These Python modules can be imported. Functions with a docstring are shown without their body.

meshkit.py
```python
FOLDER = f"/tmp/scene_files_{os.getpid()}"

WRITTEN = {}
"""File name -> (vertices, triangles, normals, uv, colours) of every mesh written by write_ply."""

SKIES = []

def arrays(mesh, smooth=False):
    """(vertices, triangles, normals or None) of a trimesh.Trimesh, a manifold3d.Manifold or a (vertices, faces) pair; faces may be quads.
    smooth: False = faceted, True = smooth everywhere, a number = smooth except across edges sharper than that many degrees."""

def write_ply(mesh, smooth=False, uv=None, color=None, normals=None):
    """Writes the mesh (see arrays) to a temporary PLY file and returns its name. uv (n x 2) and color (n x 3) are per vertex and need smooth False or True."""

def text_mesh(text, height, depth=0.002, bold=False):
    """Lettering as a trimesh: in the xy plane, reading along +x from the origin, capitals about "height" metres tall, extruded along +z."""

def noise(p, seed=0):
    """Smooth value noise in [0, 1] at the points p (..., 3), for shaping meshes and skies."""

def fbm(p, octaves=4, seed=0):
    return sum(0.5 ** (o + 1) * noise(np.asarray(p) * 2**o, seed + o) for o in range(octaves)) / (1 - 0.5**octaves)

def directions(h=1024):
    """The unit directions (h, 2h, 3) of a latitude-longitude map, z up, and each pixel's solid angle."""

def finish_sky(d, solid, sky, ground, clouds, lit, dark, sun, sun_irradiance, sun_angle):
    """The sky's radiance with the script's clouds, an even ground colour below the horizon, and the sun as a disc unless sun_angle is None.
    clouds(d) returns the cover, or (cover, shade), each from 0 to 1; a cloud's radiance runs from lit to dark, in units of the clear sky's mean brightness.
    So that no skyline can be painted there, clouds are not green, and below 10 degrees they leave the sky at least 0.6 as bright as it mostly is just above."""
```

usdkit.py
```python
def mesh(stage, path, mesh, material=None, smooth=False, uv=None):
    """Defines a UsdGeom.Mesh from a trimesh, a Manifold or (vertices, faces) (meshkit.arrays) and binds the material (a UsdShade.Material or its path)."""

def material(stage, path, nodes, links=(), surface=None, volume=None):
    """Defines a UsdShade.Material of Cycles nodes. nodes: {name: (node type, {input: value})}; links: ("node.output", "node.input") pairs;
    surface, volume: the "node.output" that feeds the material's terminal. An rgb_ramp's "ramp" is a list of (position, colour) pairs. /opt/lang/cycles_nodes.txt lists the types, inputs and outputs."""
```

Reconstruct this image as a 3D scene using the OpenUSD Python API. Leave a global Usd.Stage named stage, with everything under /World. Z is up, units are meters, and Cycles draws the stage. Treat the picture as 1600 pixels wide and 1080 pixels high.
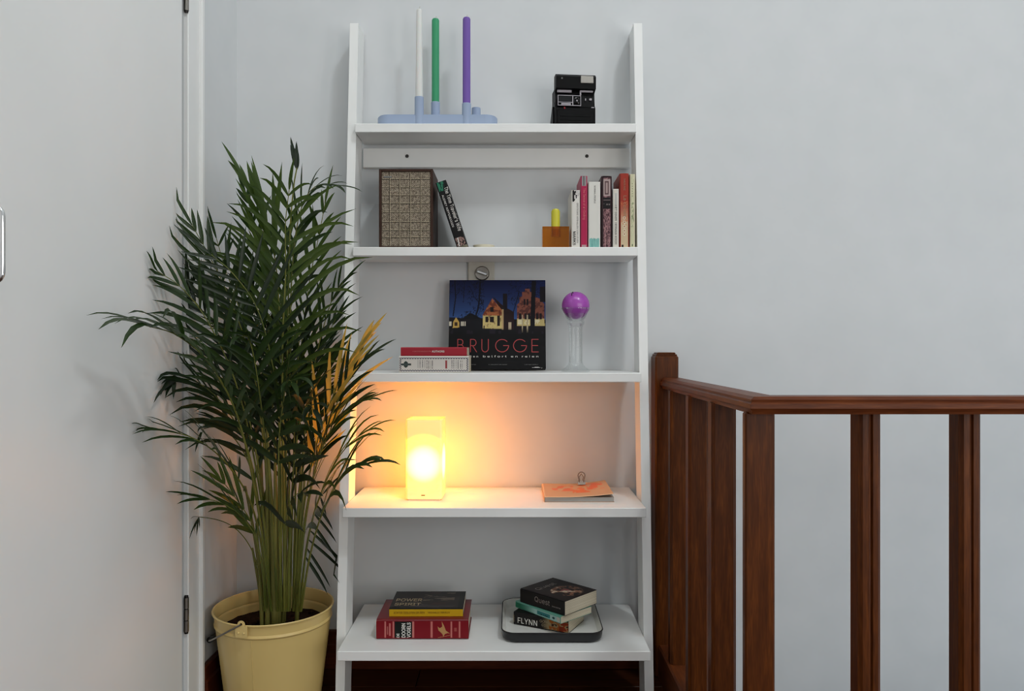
import math, random
import numpy as np, trimesh, usdkit, meshkit
from shapely.geometry import Polygon, LineString, Point, box as sbox
from shapely.ops import unary_union
from pxr import Usd, UsdGeom, UsdLux, UsdShade, Gf, Sdf, Vt

stage = Usd.Stage.CreateInMemory()
UsdGeom.SetStageUpAxis(stage, 'Z')
UsdGeom.SetStageMetersPerUnit(stage, 1.0)
UsdGeom.Xform.Define(stage, '/World')
UsdGeom.Scope.Define(stage, '/World/Looks')
random.seed(7)
rng = np.random.default_rng(11)

# ------------------------------------------------------------------ camera, light
D = 2.09          # camera to back wall (the wall is y = 0, the room lies at y < 0)
FPX = 1202.0      # focal length in pixels of the 1600-pixel-wide picture
HC = 0.875        # camera height
YH = 540.0
cam = UsdGeom.Camera.Define(stage, '/World/camera')
cam.CreateHorizontalApertureAttr(36.0)
cam.CreateVerticalApertureAttr(36.0 * 1080 / 1600)
cam.CreateFocalLengthAttr(36.0 * FPX / 1600)
cam.CreateClippingRangeAttr(Gf.Vec2f(0.05, 100))
cam.CreateExposureAttr(0.0)
cx = UsdGeom.Xformable(cam)
cx.AddTranslateOp().Set(Gf.Vec3d(0, -D, HC))
cx.AddRotateXOp().Set(90.0)


def rect_light(name, pos, aim, w, h, power, color):
    l = UsdLux.RectLight.Define(stage, '/World/' + name)
    l.CreateWidthAttr(w); l.CreateHeightAttr(h); l.CreateIntensityAttr(power); l.CreateColorAttr(Gf.Vec3f(*color))
    m = Gf.Matrix4d().SetLookAt(Gf.Vec3d(*pos), Gf.Vec3d(*aim), Gf.Vec3d(0, 0, 1) if abs(aim[2] - pos[2]) < 5 * math.hypot(aim[0] - pos[0], aim[1] - pos[1]) else Gf.Vec3d(0, 1, 0)).GetInverse()
    UsdGeom.Xformable(l).AddTransformOp().Set(m)
    return l


# daylight: a roof window over the stairwell side of the landing and a stair window, with added fills
rect_light('roof_window_light', (1.65, -2.70, 4.90), (-0.1, -0.1, 0.7), 0.42, 0.52, 74.0, (0.91, 0.97, 1.0))
rect_light('rear_fill_light', (1.55, -4.3, 1.05), (0.0, 0.0, 0.6), 1.4, 1.8, 3.6, (1.0, 0.98, 0.95))  # unseen area light behind the camera, added as fill
rect_light('stair_window_light', (2.35, -0.95, -0.25), (0.5, -0.05, 0.3), 1.1, 1.5, 5.6, (0.72, 0.86, 1.0))
rect_light('side_fill_light', (2.36, -2.5, 0.95), (-0.7, -1.2, 0.8), 1.0, 1.3, 5.0, (1.0, 0.97, 0.94))  # fill added out of view on the right to brighten the door
rect_light('roof_fill_light', (0.10, -2.30, 5.20), (0.1, -1.4, 0.0), 1.3, 1.3, 4.2, (1.0, 0.98, 0.95))  # broad soft overhead fill, added to lift the shelf tops

# ------------------------------------------------------------------ helpers
used = {}


def numbered(parent, name):
    k = (str(parent), name)
    n = used.get(k, 0)
    used[k] = n + 1
    return name if n == 0 else f'{name}_{n:03d}'


def path_of(p):
    return '/World' if p is None else str(p.GetPath())


def tag(o, label=None, cat=None, group=None, kind=None):
    for k, v in (('label', label), ('category', cat), ('group', group), ('kind', kind)):
        if v:
            o.SetCustomDataByKey(k, v)
    return o


def thing(name, label, cat, loc=(0, 0, 0), matrix=None, group=None, kind=None):
    p = '/World/' + numbered('/World', name)
    x = UsdGeom.Xform.Define(stage, p)
    if matrix is None:
        x.AddTranslateOp().Set(Gf.Vec3d(*map(float, loc)))
    else:
        x.AddTransformOp().Set(Gf.Matrix4d(*np.asarray(matrix, float).T.ravel().tolist()))
    return tag(x.GetPrim(), label, cat, group, kind)


def obj(name, mesh, mat, parent=None, smooth=30, label=None, kind=None):
    base = path_of(parent)
    m = usdkit.mesh(stage, base + '/' + numbered(base, name), mesh, mat, smooth=smooth)
    return tag(m.GetPrim(), label, kind=kind)


def struct(name, mesh, mat, parent=None, smooth=30):
    o = obj(name, mesh, mat, parent, smooth)
    if parent is None:
        tag(o, kind='structure')
    return o


def cat_(*ms):
    return trimesh.util.concatenate([m for m in ms])


def bx(x0, x1, y0, y1, z0, z1, b=0.0):
    x0, x1 = sorted((x0, x1)); y0, y1 = sorted((y0, y1)); z0, z1 = sorted((z0, z1))
    if b <= 0:
        m = trimesh.creation.box((x1 - x0, y1 - y0, z1 - z0))
        m.apply_translation(((x0 + x1) / 2, (y0 + y1) / 2, (z0 + z1) / 2))
        return m
    b = min(b, (x1 - x0) / 2.01, (y1 - y0) / 2.01, (z1 - z0) / 2.01)
    pts = []
    for sx, X in ((1, x0), (-1, x1)):
        for sy, Y in ((1, y0), (-1, y1)):
            for sz, Z in ((1, z0), (-1, z1)):
                pts += [(X, Y + sy * b, Z + sz * b), (X + sx * b, Y, Z + sz * b), (X + sx * b, Y + sy * b, Z)]
    return trimesh.convex.convex_hull(np.array(pts))


def tube(pts, r, n=8, cap=True):
    pts = np.asarray(pts, float)
    k = len(pts)
    r = np.broadcast_to(np.asarray(r, float), (k,))
    t = np.gradient(pts, axis=0)
    t /= np.maximum(np.linalg.norm(t, axis=1, keepdims=True), 1e-9)
    a = np.array([0, 0, 1.0]) if abs(t[0, 2]) < .9 else np.array([1.0, 0, 0])
    v, f = [], []
    u = np.cross(t[0], a); u /= np.linalg.norm(u)
    for i in range(k):
        u = u - t[i] * np.dot(u, t[i]); u /= max(np.linalg.norm(u), 1e-9)
        w = np.cross(t[i], u)
        for j in range(n):
            q = 2 * math.pi * j / n
            v.append(pts[i] + r[i] * (math.cos(q) * u + math.sin(q) * w))
    for i in range(k - 1):
        for j in range(n):
            a_, b_, c_, d_ = i * n + j, i * n + (j + 1) % n, (i + 1) * n + (j + 1) % n, (i + 1) * n + j
            f += [(a_, b_, c_), (a_, c_, d_)]
    if cap:
        v += [pts[0], pts[-1]]
        e0, e1 = len(v) - 2, len(v) - 1
        for j in range(n):
            f.append((e0, (j + 1) % n, j))
            f.append((e1, (k - 1) * n + j, (k - 1) * n + (j + 1) % n))
    return trimesh.Trimesh(np.array(v), np.array(f), process=False)


def lathe(prof, n=48, loc=(0, 0, 0)):
    """prof: (r, z) from one end to the other; r = 0 closes the end."""
    v, f, rows = [], [], []
    for r, z in prof:
        if r <= 1e-7:
            rows.append([len(v)]); v.append((0, 0, z))
        else:
            rows.append(list(range(len(v), len(v) + n)))
            v += [(r * math.cos(2 * math.pi * j / n), r * math.sin(2 * math.pi * j / n), z) for j in range(n)]
    for a, b in zip(rows, rows[1:]):
        for j in range(n):
            j2 = (j + 1) % n
            if len(a) == 1 and len(b) == 1:
                continue
            if len(a) == 1:
                f.append((a[0], b[j2], b[j]))
            elif len(b) == 1:
                f.append((a[j], a[j2], b[0]))
            else:
                f += [(a[j], a[j2], b[j2]), (a[j], b[j2], b[j])]
    m = trimesh.Trimesh(np.array(v, float), np.array(f), process=False)
    m.apply_translation(loc)
    return m


def prism(poly, h, axes=((1, 0, 0), (0, 1, 0), (0, 0, 1)), o=(0, 0, 0)):
    """extrudes a shapely polygon by h; axes: where its x, its y and the extrusion point to."""
    polys = getattr(poly, 'geoms', [poly])
    m = cat_(*[trimesh.creation.extrude_polygon(g, h, engine='earcut') for g in polys])
    A = np.array(axes, float).T
    m.vertices = m.vertices @ A.T + np.array(o, float)
    if np.linalg.det(A) < 0:
        m.invert()
    return m


def at(px, py, w):
    """a point seen in the photograph, w metres in front of the back wall."""
    d = D - w
    return np.array([(px - 800) * d / FPX, -w, HC - (py - YH) * d / FPX])


def spline(P, n):
    P = np.asarray(P, float)
    if len(P) == 2:
        return np.array([P[0] + (P[1] - P[0]) * t for t in np.linspace(0, 1, n)])
    Q = np.vstack([2 * P[0] - P[1], P, 2 * P[-1] - P[-2]])
    seg = np.linalg.norm(np.diff(P, axis=0), axis=1)
    cum = np.concatenate([[0], np.cumsum(seg)])
    out = []
    for s in np.linspace(0, cum[-1], n):
        i = min(int(np.searchsorted(cum, s, 'right')) - 1, len(P) - 2)
        t = (s - cum[i]) / max(seg[i], 1e-9)
        a, b, c, d = Q[i:i + 4]
        out.append(.5 * (2 * b + (c - a) * t + (2 * a - 5 * b + 4 * c - d) * t * t + (3 * b - a - 3 * c + d) * t ** 3))
    return np.array(out)


def lin(c):
    c = np.asarray(c, float) / 255.0
    return np.where(c <= .04045, c / 12.92, ((c + .055) / 1.055) ** 2.4)


# ------------------------------------------------------------------ materials
def L(name):
    return '/World/Looks/' + name


MAT = {}


def plain(name, rgb, rough=.5, spec=.5, metal=0, coat=0, **kw):
    MAT[name] = usdkit.material(stage, L(name), {'p': ('principled_bsdf', dict(base_color=tuple(lin(rgb)), roughness=rough, specular_ior_level=spec, metallic=metal, coat_weight=coat, **kw))}, [], surface='p.BSDF')
    return MAT[name]


def noisy(name, c1, c2, scale, rough=.5, spec=.5, bump=0.0, coat=0, stretch=(1, 1, 1), detail=4, lo=.3, hi=.7, coord='g.position'):
    nodes = {'g': ('geometry', {}), 'm': ('mapping', {'scale': stretch}),
             'n': ('noise_texture', {'scale': scale, 'detail': detail}),
             'r': ('rgb_ramp', {'ramp': [(0, lin(c1)), (lo, lin(c1)), (hi, lin(c2)), (1, lin(c2))]}),
             'p': ('principled_bsdf', dict(roughness=rough, specular_ior_level=spec, coat_weight=coat, coat_roughness=.15))}
    links = [(coord, 'm.vector'), ('m.vector', 'n.vector'), ('n.fac', 'r.fac'), ('r.color', 'p.base_color')]
    if bump:
        nodes['b'] = ('bump', {'strength': bump, 'distance': .002})
        links += [('n.fac', 'b.height'), ('b.normal', 'p.normal')]
    if coord.startswith('t.'):
        nodes['t'] = ('texture_coordinate', {})
    MAT[name] = usdkit.material(stage, L(name), nodes, links, surface='p.BSDF')
    return MAT[name]


noisy('wall_paint', (213, 216, 217), (218, 220, 221), 9, rough=.75, spec=.3, bump=.08, detail=6)
noisy('ceiling_paint', (232, 232, 230), (236, 236, 235), 6, rough=.8, spec=.2)
noisy('door_paint', (234, 235, 233), (238, 238, 236), 5, rough=.38, spec=.5, bump=.03)
noisy('white_laminate', (239, 240, 237), (243, 243, 241), 14, rough=.42, spec=.45, stretch=(1, 1, 1))
plain('groove_dark', (60, 58, 55), .8)
plain('steel', (150, 145, 138), .32, metal=1)
plain('chrome', (225, 225, 225), .12, metal=1)
plain('dark_metal', (45, 42, 40), .4, metal=.6)


def wood(name, c1, c2, c3, stretch, rough=.42, scale=16):
    nodes = {'g': ('geometry', {}), 'm': ('mapping', {'scale': stretch}),
             'n': ('noise_texture', {'scale': scale, 'detail': 6, 'roughness': .6, 'distortion': .6}),
             'w': ('noise_texture', {'scale': scale * 4.5, 'detail': 2}),
             'mx': ('mix_float', {'fac': .3}),
             'r': ('rgb_ramp', {'ramp': [(.28, lin(c1)), (.5, lin(c2)), (.72, lin(c3))]}),
             'p': ('principled_bsdf', dict(roughness=rough, specular_ior_level=.15, coat_weight=.06, coat_roughness=.25)),
             'b': ('bump', {'strength': .15, 'distance': .001})}
    links = [('g.position', 'm.vector'), ('m.vector', 'n.vector'), ('m.vector', 'w.vector'), ('n.fac', 'mx.a'), ('w.fac', 'mx.b'),
             ('mx.result', 'r.fac'), ('r.color', 'p.base_color'), ('mx.result', 'b.height'), ('b.normal', 'p.normal')]
    MAT[name] = usdkit.material(stage, L(name), nodes, links, surface='p.BSDF')


wood('mahogany_upright', (58, 26, 6), (82, 40, 10), (110, 58, 18), (6, 6, .5))
wood('mahogany_across', (70, 32, 14), (96, 48, 22), (122, 66, 32), (.5, 6, 6))
wood('mahogany_along', (70, 32, 14), (96, 48, 22), (122, 66, 32), (6, .5, 6))
wood('floor_oak', (44, 20, 9), (62, 30, 13), (78, 40, 18), (.6, 6, 6), rough=.4)
wood('baseboard_wood', (58, 24, 12), (74, 32, 16), (90, 42, 22), (.5, .5, 6), rough=.4)
wood('speaker_walnut', (46, 30, 24), (60, 41, 33), (74, 52, 42), (6, 6, .8), rough=.5)

# vertex-coloured print
MAT['print'] = usdkit.material(stage, L('print'), {'a': ('attribute', {'attribute': 'tint'}), 'p': ('principled_bsdf', {'roughness': .42, 'specular_ior_level': .2})}, [('a.color', 'p.base_color')], surface='p.BSDF')
MAT['pages'] = usdkit.material(stage, L('pages'), {'t': ('texture_coordinate', {}), 'm': ('mapping', {'scale': (900, 2, 2)}), 'n': ('noise_texture', {'scale': 1.0, 'detail': 2}),
                               'r': ('rgb_ramp', {'ramp': [(.3, lin((176, 164, 140))), (.7, lin((214, 204, 182)))]}), 'p': ('principled_bsdf', {'roughness': .8, 'specular_ior_level': .15})},
                               [('t.object', 'm.vector'), ('m.vector', 'n.vector'), ('n.fac', 'r.fac'), ('r.color', 'p.base_color')], surface='p.BSDF')

# ------------------------------------------------------------------ the room
XL, XR, YR, ZC, ZS = -0.748, 2.4, -4.4, 5.30, -2.4
WX0, WY1 = 0.385, -0.80      # the stairwell: x > WX0, y > WY1
T = .12
wp = MAT['wall_paint']
struct('wall_back', bx(XL - T, XR + T, 0, T, ZS, ZC), wp)
struct('wall_right', bx(XR, XR + T, YR, 0, ZS, ZC), wp)
struct('wall_rear', bx(XL - T, XR + T, YR - T, YR, 0, ZC), wp)
struct('ceiling', bx(XL - T, XR + T, YR - T, T, ZC, ZC + .1), MAT['ceiling_paint'])
# left wall with its doorway between w = 0.335 and w = 1.14
DW0, DW1, DZ = .336, 1.14, 2.02
struct('wall_left', cat_(bx(XL - T, XL, -DW0 + .0, 0, 0, ZC), bx(XL - T, XL, YR, -DW1, 0, ZC), bx(XL - T, XL, -DW1, -DW0, DZ, ZC)), wp)
# stairwell sides below the floor
struct('wall_stairwell', cat_(bx(WX0 - .1, WX0 + .055, -.8, 0, ZS, -.14), bx(WX0 - .1, XR, WY1 - .1, WY1, ZS, -.14)), wp)
struct('floor_stairwell', bx(WX0, XR, WY1, 0, ZS - .1, ZS), MAT['floor_oak'])
fl = struct('floor', cat_(bx(XL - T, WX0 + .05, YR, 0, -.14, -.014), bx(WX0 + .05, XR, YR, WY1, -.14, -.014)), MAT['floor_oak'])
PW = .118
for i in range(11):
    y0 = -i * PW
    x1 = WX0 + .05 if y0 - PW > WY1 - .05 else 1.6
    cuts = [XL, XL + .5 + .37 * ((i * 7) % 3), x1]
    for a, b in zip(cuts, cuts[1:]):
        if b - a > .05:
            obj('plank', bx(a + .001, b - .001, y0 - .001, y0 - PW + .001, -.0138, 0, .0015), MAT['floor_oak'], fl)
struct('baseboard_back', cat_(bx(XL + .014, WX0 - .01, -.014, 0, 0, .105, .003), bx(XL + .014, WX0 - .01, -.018, 0, 0, .07, .004)), MAT['baseboard_wood'])
struct('baseboard_left', cat_(bx(XL, XL + .014, -.248, 0, 0, .105, .003), bx(XL, XL + .018, -.248, 0, 0, .07, .004)), MAT['baseboard_wood'])
# door casing: moulded strip between the wall face and the leaf
struct('trim_1', cat_(bx(XL - .03, XL + .010, -.335, -.307, 0, DZ + .06, .002), bx(XL - .03, XL + .006, -.307, -.262, 0, DZ + .06, .001), bx(XL - .03, XL + .014, -.266, -.250, 0, DZ + .06, .003),
                      bx(XL - .03, XL + .010, -1.225, -1.141, 0, DZ + .06, .002), bx(XL - .03, XL + .010, -1.141, -.335, DZ + .003, DZ + .06, .002)), MAT['door_paint'])
dr = thing('door_1', None, None, (XL, -DW0, 0), kind='structure')
obj('leaf', bx(-.042, .002, -.80, -.0135, .006, DZ, .0015), MAT['door_paint'], dr)
plain('gap_shade_grey', (46, 48, 46), .8)
obj('gap_shade', bx(-.042, -.004, -.0133, -.0012, .006, DZ), MAT['gap_shade_grey'], dr)  # dark strip put in the door gap to stand for its shade
obj('rebate', bx(-.05, -.042, -.80, 0, 0, DZ), MAT['groove_dark'], dr)
for zc in (.262, 1.677):
    hg = obj('hinge', cat_(*[lathe([(0, 0), (.0055, 0), (.0055, .0245), (0, .0245)], 16, (.006, -.001, zc - .039 + k * .0265)) for k in range(3)]), MAT['steel'], dr)
    obj('hinge_pin', lathe([(0, 0), (.004, 0), (.0045, .004), (.0045, .0835), (.004, .087), (0, .087)], 12, (.006, -.001, zc - .0435)), MAT['dark_metal'], hg)
hz0, hz1, hy = .962, 1.072, -.679
arc = [(0, hy - .012, hz1), (.02, hy - .006, hz1)] + [(.02 + .016 * math.sin(a), hy, hz1 - .016 + .016 * math.cos(a)) for a in np.linspace(.2, math.pi / 2, 5)]
arc += [(.036, hy, z) for z in np.linspace(hz1 - .03, hz0 + .03, 5)]
arc += [(.02 + .016 * math.cos(a), hy, hz0 + .016 - .016 * math.sin(a)) for a in np.linspace(0, math.pi / 2 - .2, 5)] + [(.02, hy - .006, hz0), (0, hy - .012, hz0)]
obj('pull_handle', tube(arc, .0035, 10), MAT['chrome'], dr)

# ------------------------------------------------------------------ ladder shelf
SX0, SX1 = -.0417 - .36, -.0417 + .36
TH = .0225
ZT = HC + (540 - 37) / (575 * 1.0375)


def up_front(z):
    return .078 + (ZT - z) * .0995


shelf = thing('ladder_shelf', 'white wooden ladder bookshelf with five deepening shelves leaning on wall', 'shelf')
wl = MAT['white_laminate']
SHELF = []   # (z top, front w)
for r, py in ((1.065, 193), (1.080, 386), (1.108, 583), (1.150, 794), (1.185, 1018)):
    SHELF.append((HC - (py - YH) / (575 * r), D * (1 - 1 / r)))
for s in (0, 1):
    x0, x1 = (SX0 - .022, SX0) if s == 0 else (SX1, SX1 + .022)
    f0, f1 = up_front(0), up_front(ZT)
    poly = Polygon([(-f0, 0), (-f0 + .078, 0), (-f1 + .077, ZT), (-f1, ZT)])
    m = prism(poly, x1 - x0, ((0, 1, 0), (0, 0, 1), (1, 0, 0)), (x0, 0, 0))
    obj('upright', m, wl, shelf)
for zt, wf in SHELF:
    obj('shelf_board', bx(SX0 + .0006, SX1 - .0006, -wf, -.004, zt - TH, zt, .0014), wl, shelf)
rail = obj('cross_rail', bx(SX0 + .0006, SX1 - .0006, -.020, -.001, HC + (540 - 262) / 580, HC + (540 - 232) / 580, .0012), wl, shelf)
for px in (636, 917):
    p = at(px, 244, .0205)
    obj('screw_hole', prism(Point(0, 0).buffer(.0045, 12), .001, ((1, 0, 0), (0, 0, 1), (0, -1, 0)), p), MAT['groove_dark'], rail)
Z1, Z2, Z3, Z4, Z5 = [s[0] for s in SHELF]

# ------------------------------------------------------------------ stair railing
rl = thing('stair_railing', 'reddish brown varnished wooden stair railing with square balusters', 'railing')
mu = MAT['mahogany_upright']
RT, RB = HC - .0845, HC - .1135       # rail top and underside
CB = HC - .788                        # top of the curb
X0r, X1r = .388, .442


def railprof(x0, x1, z0, z1, h):
    """moulded rail section: (across, up)"""
    c = (x0 + x1) / 2
    hw = (x1 - x0) / 2
    pts = [(-hw + .006, 0), (hw - .006, 0), (hw - .004, h * .2), (hw, h * .34), (hw, h * .60), (hw - .004, h * .70), (hw - .003, h * .84), (hw - .009, h), (-hw + .009, h), (-hw + .003, h * .84), (-hw + .004, h * .70), (-hw, h * .60), (-hw, h * .34), (-hw + .004, h * .2)]
    return Polygon([(c + a, z0 + b) for a, b in pts])


RYF = -(D - 1.262)     # front face of the front rail
RW = .058
yc = RYF + RW / 2      # centre line of the front rail
xc = .3905 + RW / 2
# mitred rails
sp = railprof(-RW / 2, RW / 2, RB, RT, RT - RB)
m = prism(sp, 1.0, ((1, 0, 0), (0, 0, 1), (0, -1, 0)), (xc, 0, 0))
v = m.vertices.copy()
near = v[:, 1] < -.5
v[near, 1] = yc + (v[near, 0] - xc)
v[~near, 1] = -.066
m.vertices = v
obj('handrail', m, MAT['mahogany_along'], rl)
m = prism(sp, 1.0, ((0, 1, 0), (0, 0, 1), (1, 0, 0)), (0, yc, 0))
v = m.vertices.copy()
left = v[:, 0] < .5
v[left, 0] = xc + (v[left, 1] - yc) + .0004
v[~left, 0] = 1.98
m.vertices = v
obj('handrail', m, MAT['mahogany_across'], rl)
# newel at the wall, with its bevelled cap
nx0, nx1 = .377, .4385
nz = HC - (556 - 540) * 2.035 / FPX
nw = obj('newel_post', bx(nx0, nx1, -.066, -.002, .0, nz, .004), mu, rl)
obj('cap', cat_(bx(nx0 + .003, nx1 - .003, -.063, -.004, nz - .001, nz + .004, .002), bx(nx0 + .006, nx1 - .006, -.060, -.006, nz + .003, nz + .0085, .003)), mu, nw)
# corner post
cpx = at(1164.5, 600, D - 1.285)[0]
cp = obj('newel_post', bx(cpx, cpx + .050, -(D - 1.285), -(D - 1.285) + .018, .0, RB + .002, .003), mu, rl)


def baluster(x0, x1, y0, y1):
    """square baluster with a quirk cut along both front edges."""
    q = .006
    c = (x0 + x1) / 2
    p = Polygon([(x0, y0 + q), (x0 + q * .6, y0 + q * .6), (x0 + q, y0), (x1 - q, y0), (x1 - q * .6, y0 + q * .6), (x1, y0 + q), (x1, y1), (x0, y1)])
    return prism(p, RB + .002 - CB, ((1, 0, 0), (0, 1, 0), (0, 0, 1)), (0, 0, CB - .001))


for d, w_ in ((1.895, .045), (1.70, .046), (1.502, .0485)):
    obj('baluster', baluster(.3905, .3905 + w_, -(D - d), -(D - d) + .030), mu, rl)
for k in range(7):
    x = .5825 + .1695 * k
    obj('baluster', cat_(baluster(x, x + .0215, -(D - 1.29), -(D - 1.29) + .034), baluster(x + .0205, x + .041, -(D - 1.297), -(D - 1.297) + .026)), mu, rl)
obj('curb', bx(.385, .445, -.80, -.004, -.13, CB, .004), MAT['mahogany_along'], rl)
obj('curb', bx(.445, 1.98, -.835, -.775, -.13, CB, .004), MAT['mahogany_across'], rl)

# ------------------------------------------------------------------ rotary switch on the wall
sw = thing('rotary_switch', 'cream square wall switch plate with round metallic knob under the second shelf', 'switch', (at(752, 428, 0)[0], -.0005, at(752, 428, 0)[2]))
plain('switch_plastic', (196, 192, 180), .45)
obj('plate', bx(-.036, .036, -.009, 0, -.026, .046, .003), MAT['switch_plastic'], sw)
R90 = trimesh.transformations.rotation_matrix(math.pi / 2, (1, 0, 0))
kn = lathe([(0, 0), (.0195, 0), (.0195, .006), (.0175, .009), (.0165, .0085), (0, .0085)], 36); kn.apply_transform(R90); kn.apply_translation((.003, -.008, 0))
k_ = obj('knob', kn, MAT['steel'], sw)
gp = bx(-.015, .015, -.012, 0, -.0042, .0042, .002); gp.apply_transform(trimesh.transformations.rotation_matrix(.35, (0, 1, 0))); gp.apply_translation((.003, -.016, 0))
obj('grip', gp, MAT['chrome'], k_)

# ------------------------------------------------------------------ print helpers
Xa, Ya, Za = np.eye(3)


def sheet(parent, name, o, u, v, nu, nv, paint, mat='print', off=.0004):
    """a printed sheet: corner o, edges u (to the right) and v (up), colours from paint(s, t) in sRGB, s and t from 0 to 1."""
    o, u, v = (np.asarray(q, float) for q in (o, u, v))
    n = np.cross(u, v); n /= np.linalg.norm(n)
    s, t = np.meshgrid(np.linspace(0, 1, nu), np.linspace(0, 1, nv), indexing='ij')
    P = o + n * off + s[..., None] * u + t[..., None] * v
    idx = np.arange(nu * nv).reshape(nu, nv)
    q = np.stack([idx[:-1, :-1], idx[1:, :-1], idx[1:, 1:], idx[:-1, 1:]], -1).reshape(-1, 4)
    pr = obj(name, (P.reshape(-1, 3), q), MAT[mat], parent, smooth=False)
    c = lin(np.clip(paint(s, t), 0, 255)).reshape(-1, 3)
    UsdGeom.PrimvarsAPI(pr).CreatePrimvar('tint', Sdf.ValueTypeNames.Color3fArray, 'vertex').Set(Vt.Vec3fArray.FromNumpy(c.astype(np.float32)))
    return pr


def put(img, mask, col, a=1.0):
    mask = np.asarray(mask, float)[..., None] * a
    img[:] = img * (1 - mask) + np.asarray(col, float) * mask


def inside(s, t, pts):
    pts = np.asarray(pts, float)
    c = np.zeros(s.shape, bool)
    for (x0, y0), (x1, y1) in zip(pts, np.roll(pts, -1, 0)):
        cr = ((y0 > t) != (y1 > t))
        with np.errstate(divide='ignore', invalid='ignore'):
            c ^= cr & (s < (x1 - x0) * (t - y0) / (y1 - y0 + 1e-12) + x0)
    return c


def nz_(s, t, fs, ft, seed=0, octaves=3):
    return meshkit.fbm(np.stack([s * fs, t * ft, np.zeros_like(s) + seed * 3.7], -1), octaves, seed)


def solid(col):
    def f(s, t):
        im = np.zeros(s.shape + (3,)); im[:] = col
        return im
    return f


def lettering(parent, text, h, o, u, v, mat, width=None, bold=False, depth=.0003, label=None, off=.0005):
    m = meshkit.text_mesh(text, h, depth, bold)
    V = np.array(m.vertices)
    if width:
        V[:, 0] = (V[:, 0] - V[:, 0].min()) * width / np.ptp(V[:, 0])
    u, v = np.asarray(u, float), np.asarray(v, float)
    n = np.cross(u, v)
    m.vertices = np.asarray(o, float) + V[:, :1] * u + V[:, 1:2] * v + (V[:, 2:] + off) * n
    return obj('lettering', m, mat, parent, smooth=False, label=label)


def strokes(parent, lines, r, o, u, v, mat, depth=.0003, off=.0005, name='lettering'):
    shp = unary_union([LineString(l).buffer(r, 4) for l in lines])
    n = np.cross(u, v)
    return obj(name, prism(shp, depth, (u, v, n), np.asarray(o, float) + n * off), mat, parent, smooth=False)


for nm, c in (('ink_white', (225, 222, 215)), ('ink_black', (24, 22, 22)), ('ink_gold', (176, 132, 84)), ('ink_pink', (205, 120, 120)), ('ink_rose', (168, 66, 66)), ('ink_brown', (120, 84, 20)), ('ink_grey', (120, 120, 118)), ('ink_tan', (150, 132, 104)), ('ink_salmon', (196, 96, 92))):
    plain(nm, c, .5, .3)


def M4(o, ex, ey, ez):
    m = np.eye(4)
    m[:3, 0], m[:3, 1], m[:3, 2], m[:3, 3] = ex, ey, ez, o
    return m


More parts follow.
